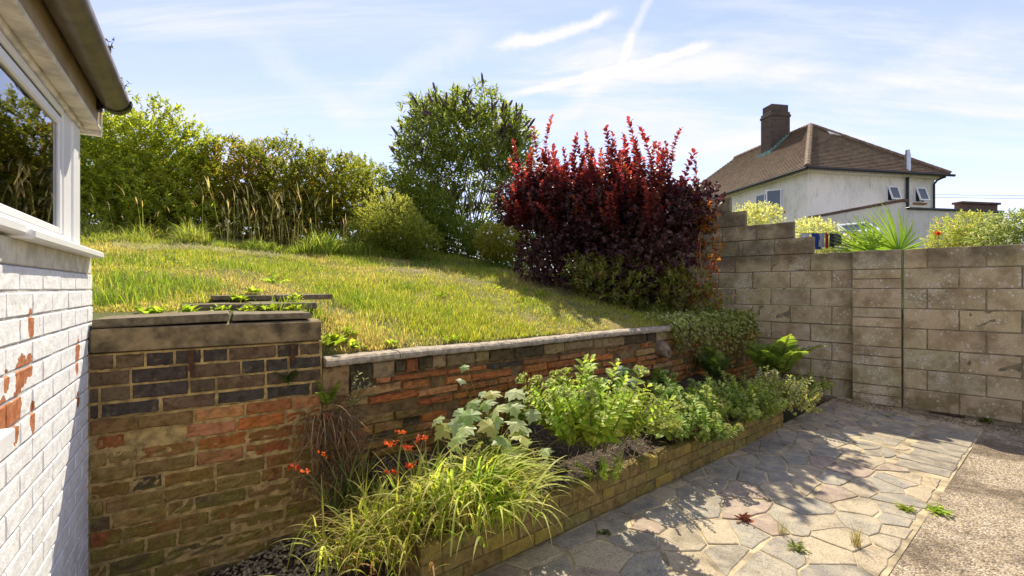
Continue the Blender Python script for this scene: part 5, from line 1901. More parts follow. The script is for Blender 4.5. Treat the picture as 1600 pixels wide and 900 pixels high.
# fluffy spent plume
b = Buf()
for (u, v) in ((952, 320), (948, 345), (958, 305), (940, 300)):
    c = at(u, v, 6.15) - b0
    n_ = 260
    q = c + rng.normal(0, 1, (n_, 3)) * np.array([.035, .035, .075])
    straps(b, q, rng.uniform(0, 6.28, n_), .05, .0022, rng.uniform(0, 3, n_), rng.uniform(0, 3, n_), palette(n_, [(.34, .20, .16), (.42, .28, .20)], .15), n=2)
obj('plume', b.mesh('plume'), M['grass'], smoke, label='pale pink feathery plume', kind='stuff')
# green shrub growing through its foot
c = V2(1.55, 5.95)
shrub('laurel_shrub', 'dark glossy green shrub growing at the foot of the purple bush', 'shrub', (c[0], c[1], lawn_z(*c)),
      [hb(960, 440, 6.0, 55, 32, .3), hb(1020, 455, 5.8, 55, 35, .3), hb(1065, 450, 5.75, 35, 32, .3), hb(915, 425, 6.3, 30, 25, .3)],
      780, 7, .10, .064, .028, [(.09, .12, .02), (.15, .19, .03), (.26, .27, .05), (.20, .12, .05)], up=.35, seed=14, mat_='leaf_gloss', nst=14, T=T_OVAL)
# orange-tinted straggle at its right end
c = V2(2.55, 5.75)
shrub('autumn_sprig', 'thin straggling sprig with orange and yellow leaves before the block wall', 'shrub', (c[0], c[1], lawn_z(*c)),
      [hb(1105, 395, 5.75, 18, 40, .15), hb(1098, 345, 5.8, 16, 25, .12), hb(1100, 470, 5.7, 22, 25, .18)],
      130, 6, .08, .055, .030, [(.10, .10, .02), (.28, .18, .03), (.36, .12, .03), (.25, .06, .02)], up=.4, seed=15, nst=10, T=T_OVAL, r0=.007, stemcol=(.30, .20, .11))

# ================================================================== WALL END: ivy, ferns, flowers
c = RS + RD * 3.8 + RN * .03
iv = thing('ivy', (c[0], c[1], .45), 'trailing variegated ivy hanging over the end of the old wall', 'ivy')
b0 = np.array(iv.location)
n_ = 2400
s = rng.uniform(3.48, 5.4, n_); drop = rng.uniform(0, 1, n_) ** 1.3
maxd = np.where(s < 3.8, .34, .55) * (.35 + .65 * np.abs(np.sin(s * 9)))
z = 1.06 - drop * maxd + .05 * rng.normal(size=n_)
y = .03 + .06 * rng.random(n_) + .06 * np.sin(drop * 3.1) * (s > 3.8)
xy = RS[None] + RD[None] * s[:, None] + RN[None] * y[:, None]
org = np.concatenate([xy, z[:, None]], 1)
top = rng.random(n_) < .3
org[top, :2] -= RN[None] * rng.uniform(0, .4, top.sum())[:, None]
org[top, 2] = 1.03 + .10 * rng.random(top.sum())
d = np.stack([rng.normal(0, .6, n_) + RN[0] * .4, rng.normal(0, .6, n_) + RN[1] * .4, -.6 + rng.normal(0, .4, n_)], -1)
nr = np.stack([RN[0] + rng.normal(0, .4, n_), RN[1] + rng.normal(0, .4, n_), .7 + rng.normal(0, .3, n_)], -1)
b = Buf()
instance(b, T_IVY, org - b0, d, nr, rng.uniform(.028, .052, n_), rng.uniform(.03, .05, n_), palette(n_, [(.13, .18, .03), (.22, .28, .05), (.36, .40, .12), (.48, .50, .24)], .2))
obj('leaves', b.mesh('leaves'), M['leaf'], iv, kind='stuff')
b = Buf()
for k in range(30):
    s_ = rng.uniform(3.5, 5.3)
    p0 = RS + RD * s_ + RN * .06
    q0 = np.array([p0[0], p0[1], 1.0]) - b0
    q1 = q0 + np.array([rng.normal(0, .05) + RN[0] * .06, rng.normal(0, .05) + RN[1] * .06, -rng.uniform(.2, .6)])
    add_tube(b, [q0, (q0 + q1) / 2 + np.append(RN * .05, 0), q1], [.004, .003, .002], 4, (.13, .10, .05))
obj('stems', b.mesh('stems'), M['bark'], iv, kind='stuff')


def frond_mesh(seed, L=.5, W=.13, cols=((.10, .16, .02), (.20, .28, .035), (.30, .36, .06)), arch=.9):
    """one fern frond arching in +X"""
    r = np.random.default_rng(seed)
    b = Buf()
    n = 26
    s = np.linspace(0, 1, n)
    th = .25 + arch * s ** 1.4
    x = np.cumsum(np.sin(th)) * L / n; z = np.cumsum(np.cos(th)) * L / n
    ax = np.stack([x, 0 * x, z], -1)
    add_tube(b, ax[::3], np.linspace(.003, .0008, len(ax[::3])), 4, (.16, .17, .05))
    t = np.gradient(ax, axis=0)
    t = norm(t)
    k = slice(4, n)
    for sd in (-1, 1):
        d = t[k] * .45 + np.array([0, sd * 1.0, 0]) + r.normal(0, .06, (n - 4, 3))
        nr = np.cross(t[k], np.array([0, 1.0, 0])); nr = np.where(nr[:, 2:3] < 0, -nr, nr)
        ln = W * np.sin(np.clip((s[k] * .95 + .08), 0, 1) * math.pi) ** .7
        instance(b, T_OVAL, ax[k], d, nr + r.normal(0, .12, nr.shape), np.maximum(ln, .01), .021 * np.ones(n - 4), palette(n - 4, cols, .12))
    return b.mesh('frond')
FR = [frond_mesh(70 + k, .42 + .06 * (k % 3), .10 + .015 * (k % 2), arch=.7 + .3 * (k % 3)) for k in range(6)]
FD = [frond_mesh(80 + k, .36, .08, ((.05, .08, .015), (.09, .13, .02)), 1.2) for k in range(3)]
def fern(xy_, z_, n_, sc, label, group=None, meshes=FR, up=.25):
    r = thing('fern', (xy_[0], xy_[1], z_), label, 'fern', group)
    for k in range(n_):
        o = obj('frond', meshes[k % len(meshes)], M['leaf'], r, (0, 0, 0), (0, rng.uniform(-up, up) - .05, k * 2.4 + rng.uniform(-.4, .4)))
        f = sc * rng.uniform(.75, 1.15); o.scale = (f, f, f)
    return r
fx = at(1222, 590, 5.05); fern(fx[:2], fx[2] - .02, 12, 1.2, 'upright bright green fern in the corner by the block wall')
fx = at(1195, 590, 5.25); fern(fx[:2], fx[2], 9, 1.0, 'fern arching beside the ivy near the block wall corner')
fx = at(1120, 600, 4.75); fern(fx[:2], fx[2], 9, .95, 'darker fern below the ivy at the end of the old wall', None, FD + FR[:1])
fx = RS + RD * .02 + RN * .02; fern(fx, .70, 5, .42, 'small fern rooted in the brickwork under the coping end', None, FR)
fx = HC + LD * .82 + LN * .015; fern(fx, .86, 6, .34, 'tiny dark fern rooted in the wall below the iron strap', None, FD)
for (s_, zz, n_, sc, lab) in ((1.35, .30, 8, .75, 'dark fern at the wall foot behind the lobed leaf plant'), (2.55, .34, 9, .85, 'dark fern at the wall foot behind the largest stonecrop'), (3.15, .36, 8, .75, 'dark fern below the clay drain spout'), (4.1, .42, 9, .95, 'fern under the ivy between spout and corner')):
    fx = RS + RD * s_ + RN * .12
    fern(fx, zz, n_, sc, lab, None, FD + FR[:1])
# sprig with pale flowers growing out of the wall
fx = RS + RD * .10 + RN * .03
r = thing('wall_sprig', (fx[0], fx[1], .66), 'upright pale flowered sprig growing out of the wall under the coping', 'sprig')
b = Buf()
for k in range(4):
    e = np.array([.10 + .02 * k, .03 * (k - 1.5), .22 - .03 * k])
    pts = e * np.linspace(0, 1, 8)[:, None]
    add_tube(b, pts, np.linspace(.0025, .001, 8), 4, (.16, .18, .06))
    leafy(b, pts[2:] + rng.normal(0, .004, (6, 3)), np.tile(e, (6, 1)), 3, .03, .028, .012, [(.14, .19, .04), (.34, .36, .18), (.5, .5, .36)], T_RHOMB)
obj('leaves', b.mesh('leaves'), M['leaf'], r, kind='stuff')
# orange flowering patch in front of the block wall
def flower_head(b, c, n, L, cols):
    d = rand_unit(n); d[:, 2] = np.abs(d[:, 2]) * .8
    instance(b, T_OVAL, np.tile(c, (n, 1)) + rng.normal(0, .003, (n, 3)), d, rand_unit(n), L * rng.uniform(.7, 1.2, n), L * .5, palette(n, cols, .15))
fx = RS + RD * 3.35 - RN * .25
r = thing('wallflower', (fx[0], fx[1], float(lawn_z(*fx))), 'small orange flowered plant above the ivy by the block wall', 'flower')
b0 = np.array(r.location)
b = Buf(); fb = Buf()
for k in range(26):
    c = at(rng.uniform(1098, 1168), rng.uniform(462, 505), 5.6) - b0
    st = np.array([c[0] * .5, c[1] * .5, 0])
    add_tube(b, [st, (st + c) / 2 + rng.normal(0, .02, 3), c], [.003, .0025, .0015], 4, (.14, .16, .04))
    leafy(b, np.array([c, c * .8 + st * .2, c * .6 + st * .4]), np.tile(c - st, (3, 1)), 4, .05, .05, .02, [(.10, .15, .02), (.22, .27, .04), (.28, .22, .05)])
    if k % 3 == 0: flower_head(fb, c + np.array([0, 0, .01]), 7, .024, [(.55, .10, .015), (.62, .24, .02), (.28, .05, .03)])
obj('leaves', b.mesh('leaves'), M['leaf'], r, kind='stuff'); obj('flowers', fb.mesh('flowers'), M['leaf'], r)

# ================================================================== PLANTER PLANTS
def sedum_shoot(seed, L, lsz, cols, head, budc):
    r = np.random.default_rng(seed)
    b = Buf()
    zz = np.linspace(0, 1, 7)
    bend = r.normal(0, .05, 2)
    axis = np.stack([bend[0] * zz ** 2, bend[1] * zz ** 2, zz * L], -1)
    add_tube(b, axis, np.linspace(.0042, .003, 7), 5, (.20, .22, .09))
    k = 30
    t = np.linspace(.22, .98, k)
    a = np.arange(k) * 2.2 + r.uniform(-.3, .3, k)
    el = .30 + .35 * t + r.normal(0, .12, k)
    d = np.stack([np.cos(a) * np.cos(el), np.sin(a) * np.cos(el), np.sin(el)], -1)
    nr = np.stack([-np.cos(a) * np.sin(el), -np.sin(a) * np.sin(el), np.cos(el)], -1)
    org = np.stack([bend[0] * t ** 2, bend[1] * t ** 2, t * L], -1)
    sz = lsz * (1 - .35 * t ** 2) * r.uniform(.8, 1.15, k)
    instance(b, T_OVAL, org, d, nr, sz, sz * .52, palette(k, cols, .12), 1.3)
    if head:
        c = axis[-1]
        n = 34
        q = r.normal(0, 1, (n, 3)); q /= np.linalg.norm(q, axis=1, keepdims=True); q[:, 2] = np.abs(q[:, 2])
        org = c + q * np.array([head, head, head * .45])
        for kk in range(3):
            instance(b, T_OVAL, org + np.array([0, 0, .0]), norm(q + r.normal(0, .5, q.shape)), r.normal(0, 1, q.shape), .011, .008, palette(n, budc, .12))
        for j in range(7):
            add_tube(b, [c - np.array([0, 0, .02]), org[j]], [.0016, .001], 3, (.25, .29, .12))
    return b.mesh('shoot')
SC1 = [(.22, .31, .035), (.35, .45, .06), (.48, .54, .12)]
SC2 = [(.16, .25, .05), (.27, .37, .08), (.38, .46, .11)]
BUD = [(.22, .27, .09), (.36, .40, .17), (.46, .45, .24)]
SD1 = [sedum_shoot(100 + k, .30 + .03 * (k % 4), .066, SC1, (.0, .026, .032)[k % 3], BUD) for k in range(7)]
SD2 = [sedum_shoot(120 + k, .20 + .02 * (k % 3), .056, SC2, (.0, .022)[k % 2], BUD) for k in range(6)]
SD3 = [sedum_shoot(140 + k, .20 + .02 * (k % 3), .048, [(.18, .25, .035), (.30, .36, .06), (.44, .47, .14)], 0, BUD) for k in range(5)]
SD4 = [sedum_shoot(160 + k, .17 + .02 * (k % 3), .040, [(.20, .24, .05), (.36, .37, .12), (.5, .48, .26)], 0, BUD) for k in range(4)]
def sedum(label, u, v, Y, n, rad, meshes, sc=1.0, lean=.5, name='stonecrop', cat='plant', el=(1, 1), under=True):
    c = at(u, v, Y)
    r = thing(name, tuple(c), label, cat)
    for k in range(n):
        a = rng.uniform(0, 6.28); q = math.sqrt(rng.random())
        x, y = math.cos(a) * q * rad * el[0], math.sin(a) * q * rad * el[1]
        tl = lean * q
        o = obj('shoot', meshes[rng.integers(0, len(meshes))], M['leaf_gloss'], r, (x, y, rng.uniform(-.02, .02)), (-math.sin(a) * tl + rng.normal(0, .1), math.cos(a) * tl + rng.normal(0, .1), 0))
        f = sc * rng.uniform(.72, 1.15) * (1 - .18 * q); o.scale = (f, f, f)
    if under:
        b = Buf()
        n_ = 60
        base = np.stack([rng.normal(0, rad * .5, n_), rng.normal(0, rad * .5, n_), np.zeros(n_)], -1)
        straps(b, base, rng.uniform(0, 6.28, n_), rng.uniform(.1, .28, n_), .006, rng.uniform(.1, .9, n_), rng.uniform(.5, 1.6, n_), palette(n_, [(.20, .13, .06), (.30, .20, .10), (.12, .075, .035)], .2), n=4)
        obj('old_stems', b.mesh('old_stems'), M['litter'], r, kind='stuff')
    return r
sedum('largest stonecrop, tall lime green with pale bud heads, beside the pale lobed leaves', 922, 690, 2.86, 62, .20, SD1, 1.36, .55)
sedum('short lime stonecrop at the front foot of the largest stonecrop', 945, 755, 2.60, 7, .06, SD1, .55, .7, under=False)
sedum('compact bluish green stonecrop on the bare soil behind the planter edge', 1075, 680, 3.55, 52, .20, SD2, 1.35, .85)
sedum('dark loose stonecrop close to the wall behind the compact one', 1062, 640, 3.95, 34, .22, SD2, 1.3, .7)
sedum('dense mid green bushy plant in the planter between stonecrop and pale variegated plant', 1150, 648, 4.10, 84, .26, SD3, 1.45, .9, 'bushy_plant')
sedum('pale variegated bushy plant under the bright fern near the planter end', 1215, 628, 4.62, 60, .24, SD4, 1.6, .9, 'variegated_plant', under=True)
sedum('loose leafy filler between the two nearest stonecrops', 1010, 668, 3.25, 26, .16, SD3, 1.0, .8, 'leafy_clump')
sedum('leafy clump at the wall side of the largest stonecrop', 880, 668, 3.0, 26, .16, SD3, 1.15, .7, 'leafy_clump')
sedum('small dark leafy clump at the far end of the planter', 1266, 612, 4.95, 22, .14, SD3, .95, 1.0, 'leafy_clump')
sedum('trailing pale clump hanging over the planter front near its end', 1238, 640, 4.45, 20, .16, SD4, .9, 1.5, 'trailing_plant', under=False)

# pale lobed-leaf plant: each leaf its own piece
mp = at(770, 715, 2.66)
lob = thing('lobed_leaf_plant', tuple(mp), 'pale green plant with large lobed maple-like leaves against the wall', 'plant')
ML = []
for k, cc in enumerate(([(.36, .44, .20)], [(.46, .50, .26)], [(.46, .46, .14)], [(.28, .38, .14)], [(.36, .44, .24)])):
    b = Buf()
    t_ = np.array([(0., 0, 0)])
    instance(b, T_MAPLE, t_, np.array([(0, 1., 0)]), np.array([(0, 0, 1.)]), 1.0, 1.0, np.array(cc), 1.0)
    ML.append(b.mesh('leaf'))
lst = [(715, 640, 2.60, .10), (735, 662, 2.52, .11), (700, 665, 2.55, .10), (760, 625, 2.66, .10), (780, 650, 2.56, .12), (800, 628, 2.66, .11), (812, 655, 2.58, .11), (748, 690, 2.48, .10), (775, 680, 2.48, .11), (820, 690, 2.52, .10),
       (705, 690, 2.50, .09), (795, 610, 2.74, .12), (770, 610, 2.76, .10), (740, 640, 2.58, .11), (825, 668, 2.58, .10), (722, 676, 2.47, .10), (790, 700, 2.46, .10), (760, 655, 2.52, .12), (752, 612, 2.78, .08), (835, 640, 2.66, .09),
       (850, 700, 2.52, .08), (846, 722, 2.48, .09), (815, 715, 2.47, .09), (728, 570, 2.92, .06), (722, 592, 2.90, .06), (690, 650, 2.60, .08), (780, 632, 2.60, .11), (808, 676, 2.52, .11), (735, 626, 2.66, .09), (718, 655, 2.56, .10)]
sb = Buf()
for k, (u, v, Y, sz) in enumerate(lst):
    c = at(u, v, Y) - mp
    sz *= 1.15
    yaw = rng.uniform(-1.3, 1.3) + math.pi       # tips mostly hang towards us
    o = obj('leaf', ML[k % 5], M['leaf'], lob, tuple(c), (rng.uniform(-.75, -.15), rng.normal(0, .3), yaw))
    o.scale = (sz, sz, sz)
    add_tube(sb, [np.array([rng.normal(0, .04), .12 + rng.normal(0, .04), -.06]), c * .5 + np.array([0, .06, .0]), c], [.004, .003, .0018], 4, (.20, .23, .07))
obj('stems', sb.mesh('stems'), M['bark'], lob)
# second one, darker, by the spout
mp2 = at(965, 600, 3.45)
lob2 = thing('lobed_leaf_plant', tuple(mp2), 'dark green lobed leaf plant low on the wall beside the drain spout', 'plant')
b = Buf(); instance(b, T_MAPLE, np.array([(0., 0, 0)]), np.array([(0, 1., 0)]), np.array([(0, 0, 1.)]), 1.0, 1.0, np.array([(.06, .11, .03)]), 1.0)
mdk = b.mesh('leaf')
sb = Buf()
for k, (u, v, Y, sz) in enumerate(((950, 575, 3.4, .13), (975, 572, 3.42, .13), (995, 590, 3.42, .13), (940, 592, 3.36, .11), (965, 598, 3.33, .12), (1010, 575, 3.5, .10), (985, 605, 3.38, .12), (930, 610, 3.3, .11))):
    c = at(u, v, Y) - mp2
    o = obj('leaf', mdk if k % 4 else ML[2], M['leaf'], lob2, tuple(c), (rng.uniform(-.9, -.3), rng.normal(0, .3), rng.uniform(-1.2, 1.2) + math.pi)); o.scale = (sz,) * 3
    add_tube(sb, [np.array([0, .1, -.12]), c * .5 + np.array([0, .05, 0]), c], [.004, .003, .002], 4, (.16, .17, .06))
obj('stems', sb.mesh('stems'), M['bark'], lob2)

# montbretia clumps with strap leaves
def montbretia(label, u, v, Y, groups):
    c = at(u, v, Y)
    r = thing('montbretia', tuple(c), label, 'plant', None)
    b = Buf()
    for (n_, rad, l0, l1, w, a0, aw, t1, cols) in groups:
        base = np.stack([rng.normal(0, rad, n_), rng.normal(0, rad, n_), rng.uniform(-.03, .02, n_)], -1)
        straps(b, base, rng.normal(a0, aw, n_), rng.uniform(l0, l1, n_), 1.25 * w * rng.uniform(.7, 1.25, n_), rng.uniform(0, .8, n_), rng.uniform(t1 * .6, t1 * 1.2, n_), palette(n_, cols, .22), n=9, kpow=1.5, tipc=(.40, .30, .11))
    obj('leaves', b.mesh('leaves'), M['grass'], r, kind='stuff')
    return r
MG = [(.13, .21, .02), (.26, .36, .035), (.40, .46, .07), (.54, .55, .18)]
MB = [(.30, .19, .07), (.24, .13, .05), (.34, .27, .10)]
montbretia('arching clump of strap leaves spilling over the planter front below the lobed leaves', 748, 795, 2.30,
           [(260, .11, .30, .56, .012, -.35, .8, 2.6, MG), (170, .12, .25, .46, .011, -1.5, 1.3, 2.6, MG), (90, .12, .25, .45, .010, 2.2, 1.3, 2.2, MG), (60, .11, .2, .38, .009, -1.2, 1.0, 3.0, MB)])
montbretia('loose clump of strap leaves and grass at the near end of the planter', 590, 850, 2.12,
           [(50, .10, .22, .40, .011, 1.8, 1.6, 1.1, MG), (300, .12, .16, .36, .008, -1.2, 1.7, 2.5, MG), (260, .13, .10, .28, .005, -1.5, 1.7, 2.5, MG), (80, .12, .15, .3, .008, -1.5, 1.2, 2.9, MB)])
montbretia('upright strap leaves with red flowers between the two arching clumps', 655, 800, 2.38,
           [(34, .09, .28, .48, .013, 1.6, 1.5, 1.2, MG), (130, .11, .22, .42, .011, -1.3, 1.7, 2.4, MG)])
montbretia('sparse strap leaves against the brick wall behind the dead fern', 545, 800, 2.36,
           [(26, .06, .3, .45, .012, .6, .9, 1.3, [(.05, .09, .012), (.10, .15, .02)]), (20, .06, .2, .35, .010, 2.5, 1.5, 1.6, [(.05, .09, .012), (.09, .13, .02)])])
# flower stalks: each a thing of its own, with its heads
OR = [(.46, .06, .02), (.54, .10, .03), (.34, .045, .02)]
for k, (u, v, Y, fu, fv, n_) in enumerate(((625, 676, 2.34, 665, 770, 9), (608, 694, 2.30, 650, 780, 10), (636, 702, 2.30, 655, 780, 9), (660, 686, 2.36, 672, 770, 10), (642, 728, 2.24, 662, 790, 9), (612, 738, 2.22, 645, 795, 9), (458, 732, 2.16, 520, 800, 12), (480, 738, 2.16, 520, 800, 5), (506, 712, 2.26, 540, 790, 4))):
    f0 = at(fu, fv, Y + .05)
    r = thing('montbretia_flower', tuple(f0), ['topmost orange red flower spray above the strap leaves', 'orange red flower spray left of the topmost one', 'orange red flower spray just below the topmost one', 'orange red flower spray closest to the lobed leaf plant', 'low orange red flower spray closest to the arching strap clump', 'lowest orange red flower spray among the upright strap leaves', 'large orange red flower spray hanging before the dead fern', 'small orange red flower spray beside the large one at the dead fern', 'single orange red blossom over the dead fern'][k], 'flower', ['flower sprays above the strap leaves', 'flower sprays by the dead fern'][k > 5])
    c = at(u, v, Y) - f0
    sb = Buf()
    add_tube(sb, [np.zeros(3), c * .5 + np.array([0, 0, .03]), c], [.0028, .0022, .0014], 4, (.18, .20, .05))
    obj('stalk', sb.mesh('stalk'), M['bark'], r)
    fb = Buf()
    for j in range(n_):
        flower_head(fb, c + np.array([rng.uniform(-.03, .03), rng.uniform(-.02, .02), rng.uniform(-.010, .012)]), 4, .016, OR)
    obj('petals', fb.mesh('petals'), M['leaf'], r, kind='stuff')
# dead fern thatch hanging on the wall
c = HC + LD * .93 + LN * .06
r = thing('dead_fern', (c[0], c[1], .30), 'brown dead fern fronds hanging down the brick wall', 'dead plant')
b = Buf()
n_ = 520
tp = rng.random(n_)
base = np.stack([rng.uniform(-.10, .24, n_) * LD[0], rng.uniform(-.10, .24, n_) * LD[1] , np.where(tp < .6, rng.uniform(.28, .42, n_), rng.uniform(.0, .25, n_))], -1)
s = rng.uniform(-.06, .24, n_)
base[:, :2] = LD[None] * s[:, None] + LN[None] * rng.uniform(-.02, .07, n_)[:, None]
straps(b, base, rng.normal(math.atan2(LN[1], LN[0]), 1.3, n_), rng.uniform(.08, .30, n_), rng.uniform(.003, .007, n_), rng.uniform(.3, 3.0, n_), rng.uniform(1.8, 3.6, n_), palette(n_, [(.12, .07, .03), (.20, .12, .05), (.30, .20, .10), (.08, .045, .02)], .25), n=6, kpow=.7)
obj('fronds', b.mesh('fronds'), M['litter'], r, kind='stuff')
# litter over the soil
b = Buf()
n_ = 2600
q = rng.uniform(pl_start + .1, pl_end - .1, n_); pp = rng.uniform(.03, .80, n_) ** 1.0
x = PO[0] + RD[0] * q - RN[0] * pp; y = PO[1] + RD[1] * q - RN[1] * pp
straps(b, np.stack([x, y, soil_z(x, y) + .012], -1), rng.uniform(0, 6.28, n_), rng.uniform(.02, .11, n_), rng.uniform(.002, .006, n_), rng.uniform(.9, 1.6, n_), rng.uniform(1.2, 1.9, n_), palette(n_, [(.10, .06, .03), (.26, .18, .09), (.40, .31, .18), (.07, .045, .025)], .2), n=3)
# trailing pale stalks lying over the planter edge
for k in range(26):
    q0 = rng.uniform(-.6, 2.2)
    p0 = np.array([PO[0] + RD[0] * q0 - RN[0] * .12, PO[1] + RD[1] * q0 - RN[1] * .12, .25])
    dv = RN * rng.uniform(.10, .16) + RD * rng.normal(0, .08)
    p1 = p0 + np.array([dv[0], dv[1], .0]); p2 = p1 + np.array([RN[0] * .03, RN[1] * .03, -rng.uniform(.03, .12)])
    add_tube(b, [p0, (p0 + p1) / 2 + np.array([0, 0, .02]), p1, p2], [.0016, .0018, .0016, .001], 4, (.34, .25, .12))
obj('plant_litter', b.mesh('plant_litter'), M['litter'], label='dry stalks and leaf litter over the planter soil', cat='litter', kind='stuff')

# ================================================================== WEEDS ON THE PATIO
def patio_at(u, v):
    Y = CH * FPX / (v - 450); x = (u - 800) / FPX * Y
    return V2(x, Y)
for (u, v, n_, L, W, cols, lab, up_) in ((1416, 797, 26, .05, .02, YG, 'small flat green weed in a paving joint, nearer the middle of the crazy paving', .5), (1466, 800, 34, .06, .022, YG, 'flat green weed at the border of paving and gravel', .5),
                                        (1246, 858, 26, .045, .014, [(.14, .17, .05), (.30, .32, .14)], 'pale green weed beside a dark paving joint', .9), (1165, 815, 30, .05, .014, [(.14, .03, .02), (.22, .05, .03), (.13, .10, .03)], 'dark red weed in a paving joint', 1.0),
                                        (1540, 662, 30, .06, .02, [(.08, .12, .02), (.14, .18, .03)], 'green weed at the foot of the block wall beside the air brick', 1.2), (945, 834, 16, .03, .014, [(.08, .12, .02), (.14, .17, .04)], 'low green weed in a shaded paving joint near the planter', .5),
                                        (1385, 655, 14, .03, .012, YG, 'tiny yellow green weed in the shaded joint by the setts', .6)):
    c = patio_at(u, v)
    rosette('paving_weed', c, float(patio_z(*c)), n_, L, W, cols, lab, 'weed', None, up_)
for (u, v, n_, hh, cols, lab) in ((1340, 856, 60, .13, [(.14, .17, .04), (.26, .22, .09), (.30, .16, .06)], 'upright grassy weed tuft in a paving joint'), (1222, 835, 40, .10, [(.26, .24, .12), (.34, .30, .18)], 'grey wispy weed tuft beside the dark red weed')):
    c = patio_at(u, v)
    r = thing('paving_weed', (c[0], c[1], float(patio_z(*c))), lab, 'weed')
    b = Buf()
    straps(b, np.stack([rng.normal(0, .01, n_), rng.normal(0, .01, n_), np.zeros(n_)], -1), rng.uniform(0, 6.28, n_), hh * rng.uniform(.4, 1.1, n_), .003, rng.uniform(0, .5, n_), rng.uniform(.1, 1.2, n_), palette(n_, cols, .15), n=4)
    obj('leaves', b.mesh('leaves'), M['grass'], r, kind='stuff')

# ================================================================== NEIGHBOUR'S GARDEN OVER THE WALL
CREAM = [(.26, .28, .07), (.44, .43, .19), (.60, .56, .34)]
nz = lambda x, y: neigh_z(x, y) + .02
def nshrub(name, label, blobs, n, ll, lw, cols, seed, cat='shrub', k=7, T=T_RHOMB, tw=.09):
    b0 = np.mean([b_[:2] for b_ in blobs], axis=0)
    return shrub(name, label, cat, (b0[0], b0[1], float(neigh_z(*b0))), blobs, n, k, tw, ll, lw, cols, T, .4, seed, None, 'leaf', 12, .012, None, .3, .95, .16, None, nz)
nshrub('cream_shrub', 'cream variegated shrub behind the upper steps of the block wall', [hb(1180, 350, 8.6, 36, 28, .45), hb(1193, 336, 8.6, 20, 14, .3), hb(1160, 352, 8.5, 20, 28, .4)], 620, .05, .024, CREAM, 51)
nshrub('cream_shrub', 'low cream variegated shrub behind the lower wall step beside the washing', [hb(1275, 372, 8.2, 36, 24, .4), hb(1262, 360, 8.3, 26, 14, .3), hb(1310, 388, 7.8, 30, 12, .35)], 600, .048, .024, CREAM, 52)
nshrub('acer_shrub', 'feathery light green shrub right of the fan palm over the wall', [hb(1508, 364, 8.3, 38, 30, .5), hb(1485, 380, 8.3, 28, 20, .4), hb(1535, 378, 8.3, 36, 20, .4)], 1100, .05, .020, [(.14, .19, .03), (.26, .31, .06), (.38, .38, .12), (.40, .22, .09)], 53)
nshrub('acer_shrub', 'loose green shrub at the far right over the block wall', [hb(1575, 360, 7.0, 36, 24, .4), hb(1600, 350, 7.0, 26, 18, .4), hb(1556, 375, 7.0, 30, 16, .4)], 600, .05, .022, [(.10, .15, .03), (.20, .25, .05), (.42, .42, .28)], 54)
# fan palm: blades one by one
pc = at(1398, 388, 6.95)
palm = thing('fan_palm', (pc[0], pc[1], float(neigh_z(pc[0], pc[1]))), 'bright green fan palm spreading above the block wall', 'palm')
b0 = np.array(palm.location)
def blade_mesh(L, W):
    b = Buf()
    n = 6
    s = np.linspace(0, 1, n + 1)
    w = W * np.minimum(1, .35 + 1.6 * s) * (1 - s ** 3) * .5
    z = -.10 * s ** 3 * L
    Vv = []
    for i in range(n + 1): Vv += [(-w[i], s[i] * L, z[i] + .25 * w[i]), (0, s[i] * L, z[i] - .25 * w[i]), (w[i], s[i] * L, z[i] + .25 * w[i])]
    F = []
    for i in range(n): F += [(3 * i, 3 * i + 1, 3 * i + 4, 3 * i + 3), (3 * i + 1, 3 * i + 2, 3 * i + 5, 3 * i + 4)]
    b.add(np.array(Vv), F, (.20, .30, .035))
    return b.mesh('blade')
BLM = blade_mesh(.82, .036)
def fan(ctr, a0, a1, n, L, tiltf, yaw):
    hub = obj('frond', (lambda bb: (add_tube(bb, [np.array([0, 0, -.9]), np.array([0, .03, -.4]), np.array([0, 0, 0.])], [.014, .012, .010], 6, (.18, .24, .04)), bb.mesh('frond'))[1])(Buf()), M['leaf'], palm, tuple(np.array(ctr) - b0), (0, 0, yaw))
    for k in range(n):
        a = a0 + (a1 - a0) * k / (n - 1)
        # blades lie in a plane facing us, slightly cupped
        o = obj('blade', BLM, M['leaf'], hub, (0, 0, 0), (math.pi / 2 + tiltf + rng.normal(0, .05), 0, 0))
        o.rotation_mode = 'XYZ'
        from mathutils import Matrix
        m4 = Matrix.Rotation(a - math.pi / 2, 4, 'Y').inverted() @ Matrix.Rotation(math.pi / 2 - tiltf + rng.normal(0, .05), 4, 'X')
        o.rotation_euler = m4.to_euler()
        f = L * rng.uniform(.88, 1.08) * (1 - .18 * abs(math.cos(a)))
        o.scale = (1, f, 1)
fan(pc + np.array([.06, 0, -.04]), R(6), R(174), 33, 1.05, .22, .1)
fan(pc + np.array([-.30, .05, -.08]), R(70), R(190), 19, .95, .35, -.2)
fan(pc + np.array([.32, .2, -.12]), R(0), R(150), 21, .7, .5, .6)
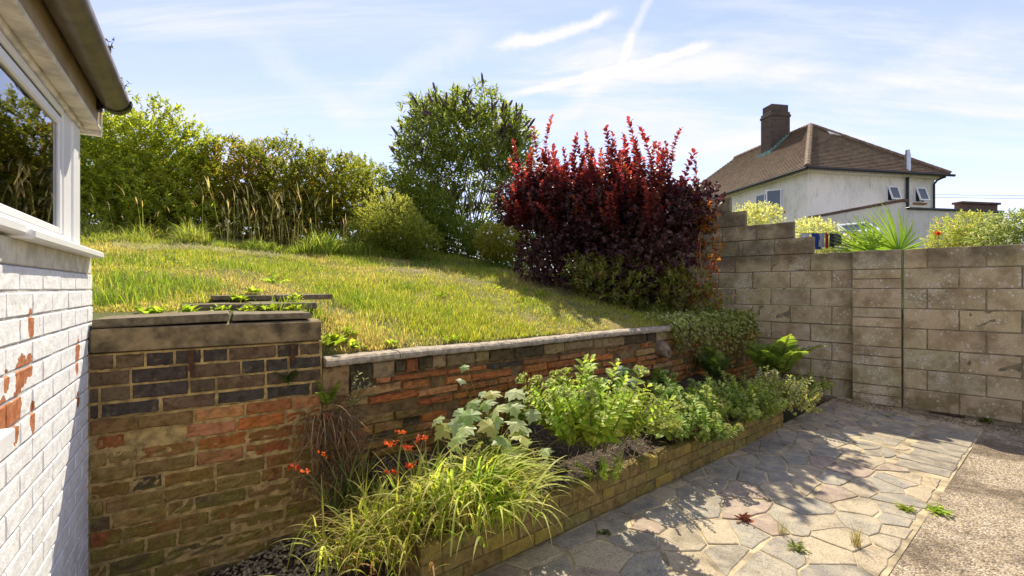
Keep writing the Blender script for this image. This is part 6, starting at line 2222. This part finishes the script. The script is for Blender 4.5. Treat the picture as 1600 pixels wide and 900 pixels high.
# red hot poker
fp = at(1465, 385, 7.0)
r = thing('red_flower', (fp[0], fp[1], float(neigh_z(fp[0], fp[1]))), 'single red flower on a stalk beside the fan palm', 'flower')
b = Buf(); hgt = at(1465, 366, 7.0)[2] - r.location[2]
add_tube(b, [(0, 0, 0), (.01, 0, hgt)], [.006, .004], 5, (.18, .22, .05)); obj('stalk', b.mesh('stalk'), M['bark'], r)
b = Buf(); flower_head(b, np.array([.01, 0, hgt]), 30, .055, [(.6, .06, .02), (.65, .16, .04)]); obj('petals', b.mesh('petals'), M['leaf'], r)
# washing on a line between the shrubs
p0, p1 = at(1225, 363, 7.3), at(1335, 361, 7.4)
b = Buf(); add_tube(b, [p0, (p0 + p1) / 2 - np.array([0, 0, .03]), p1], .004, 4); 
for q in (p0, p1): add_tube(b, [q, np.array([q[0], q[1], float(neigh_z(q[0], q[1])) - .02])], .02, 6)
obj('clothes_line', b.mesh('clothes_line'), M['wire'], label='thin clothes line behind the block wall', cat='clothes line')
for k, (u, w, h_, c_, nm) in enumerate(((1258, .14, .13, (.55, .58, .62), 'pale grey'), (1275, .13, .26, (.03, .06, .25), 'blue'), (1284, .10, .22, (.35, .38, .42), 'light grey'), (1292, .07, .24, (.30, .02, .03), 'red'), (1300, .09, .22, (.05, .04, .06), 'dark'), (1309, .12, .20, (.14, .13, .16), 'charcoal'))):
    c = at(u, 362.5, 7.34)
    b = Buf()
    gx = np.linspace(-w / 2, w / 2, 5); gz = np.linspace(0, -h_, 5)
    X, Z = np.meshgrid(gx, gz, indexing='ij')
    Yy = .012 * np.sin(X * 60) * (1 - Z / h_)
    Vv = np.stack([X * (1 + .1 * np.sin(Z * 20)), Yy, Z], -1).reshape(-1, 3)
    i, j = np.meshgrid(np.arange(4), np.arange(4), indexing='ij'); a = (i * 5 + j).ravel()
    F = np.stack([a, a + 5, a + 6, a + 1], -1)
    b.add(Vv, F, c_); b.add(Vv + np.array([0, .006, 0]), F[:, ::-1], c_)
    obj('garment', b.mesh('garment'), M['cloth'], None, tuple(c - np.array([0, 0, .022])), label=nm + ' garment hanging on the clothes line', cat='garment', group='washing on the line')
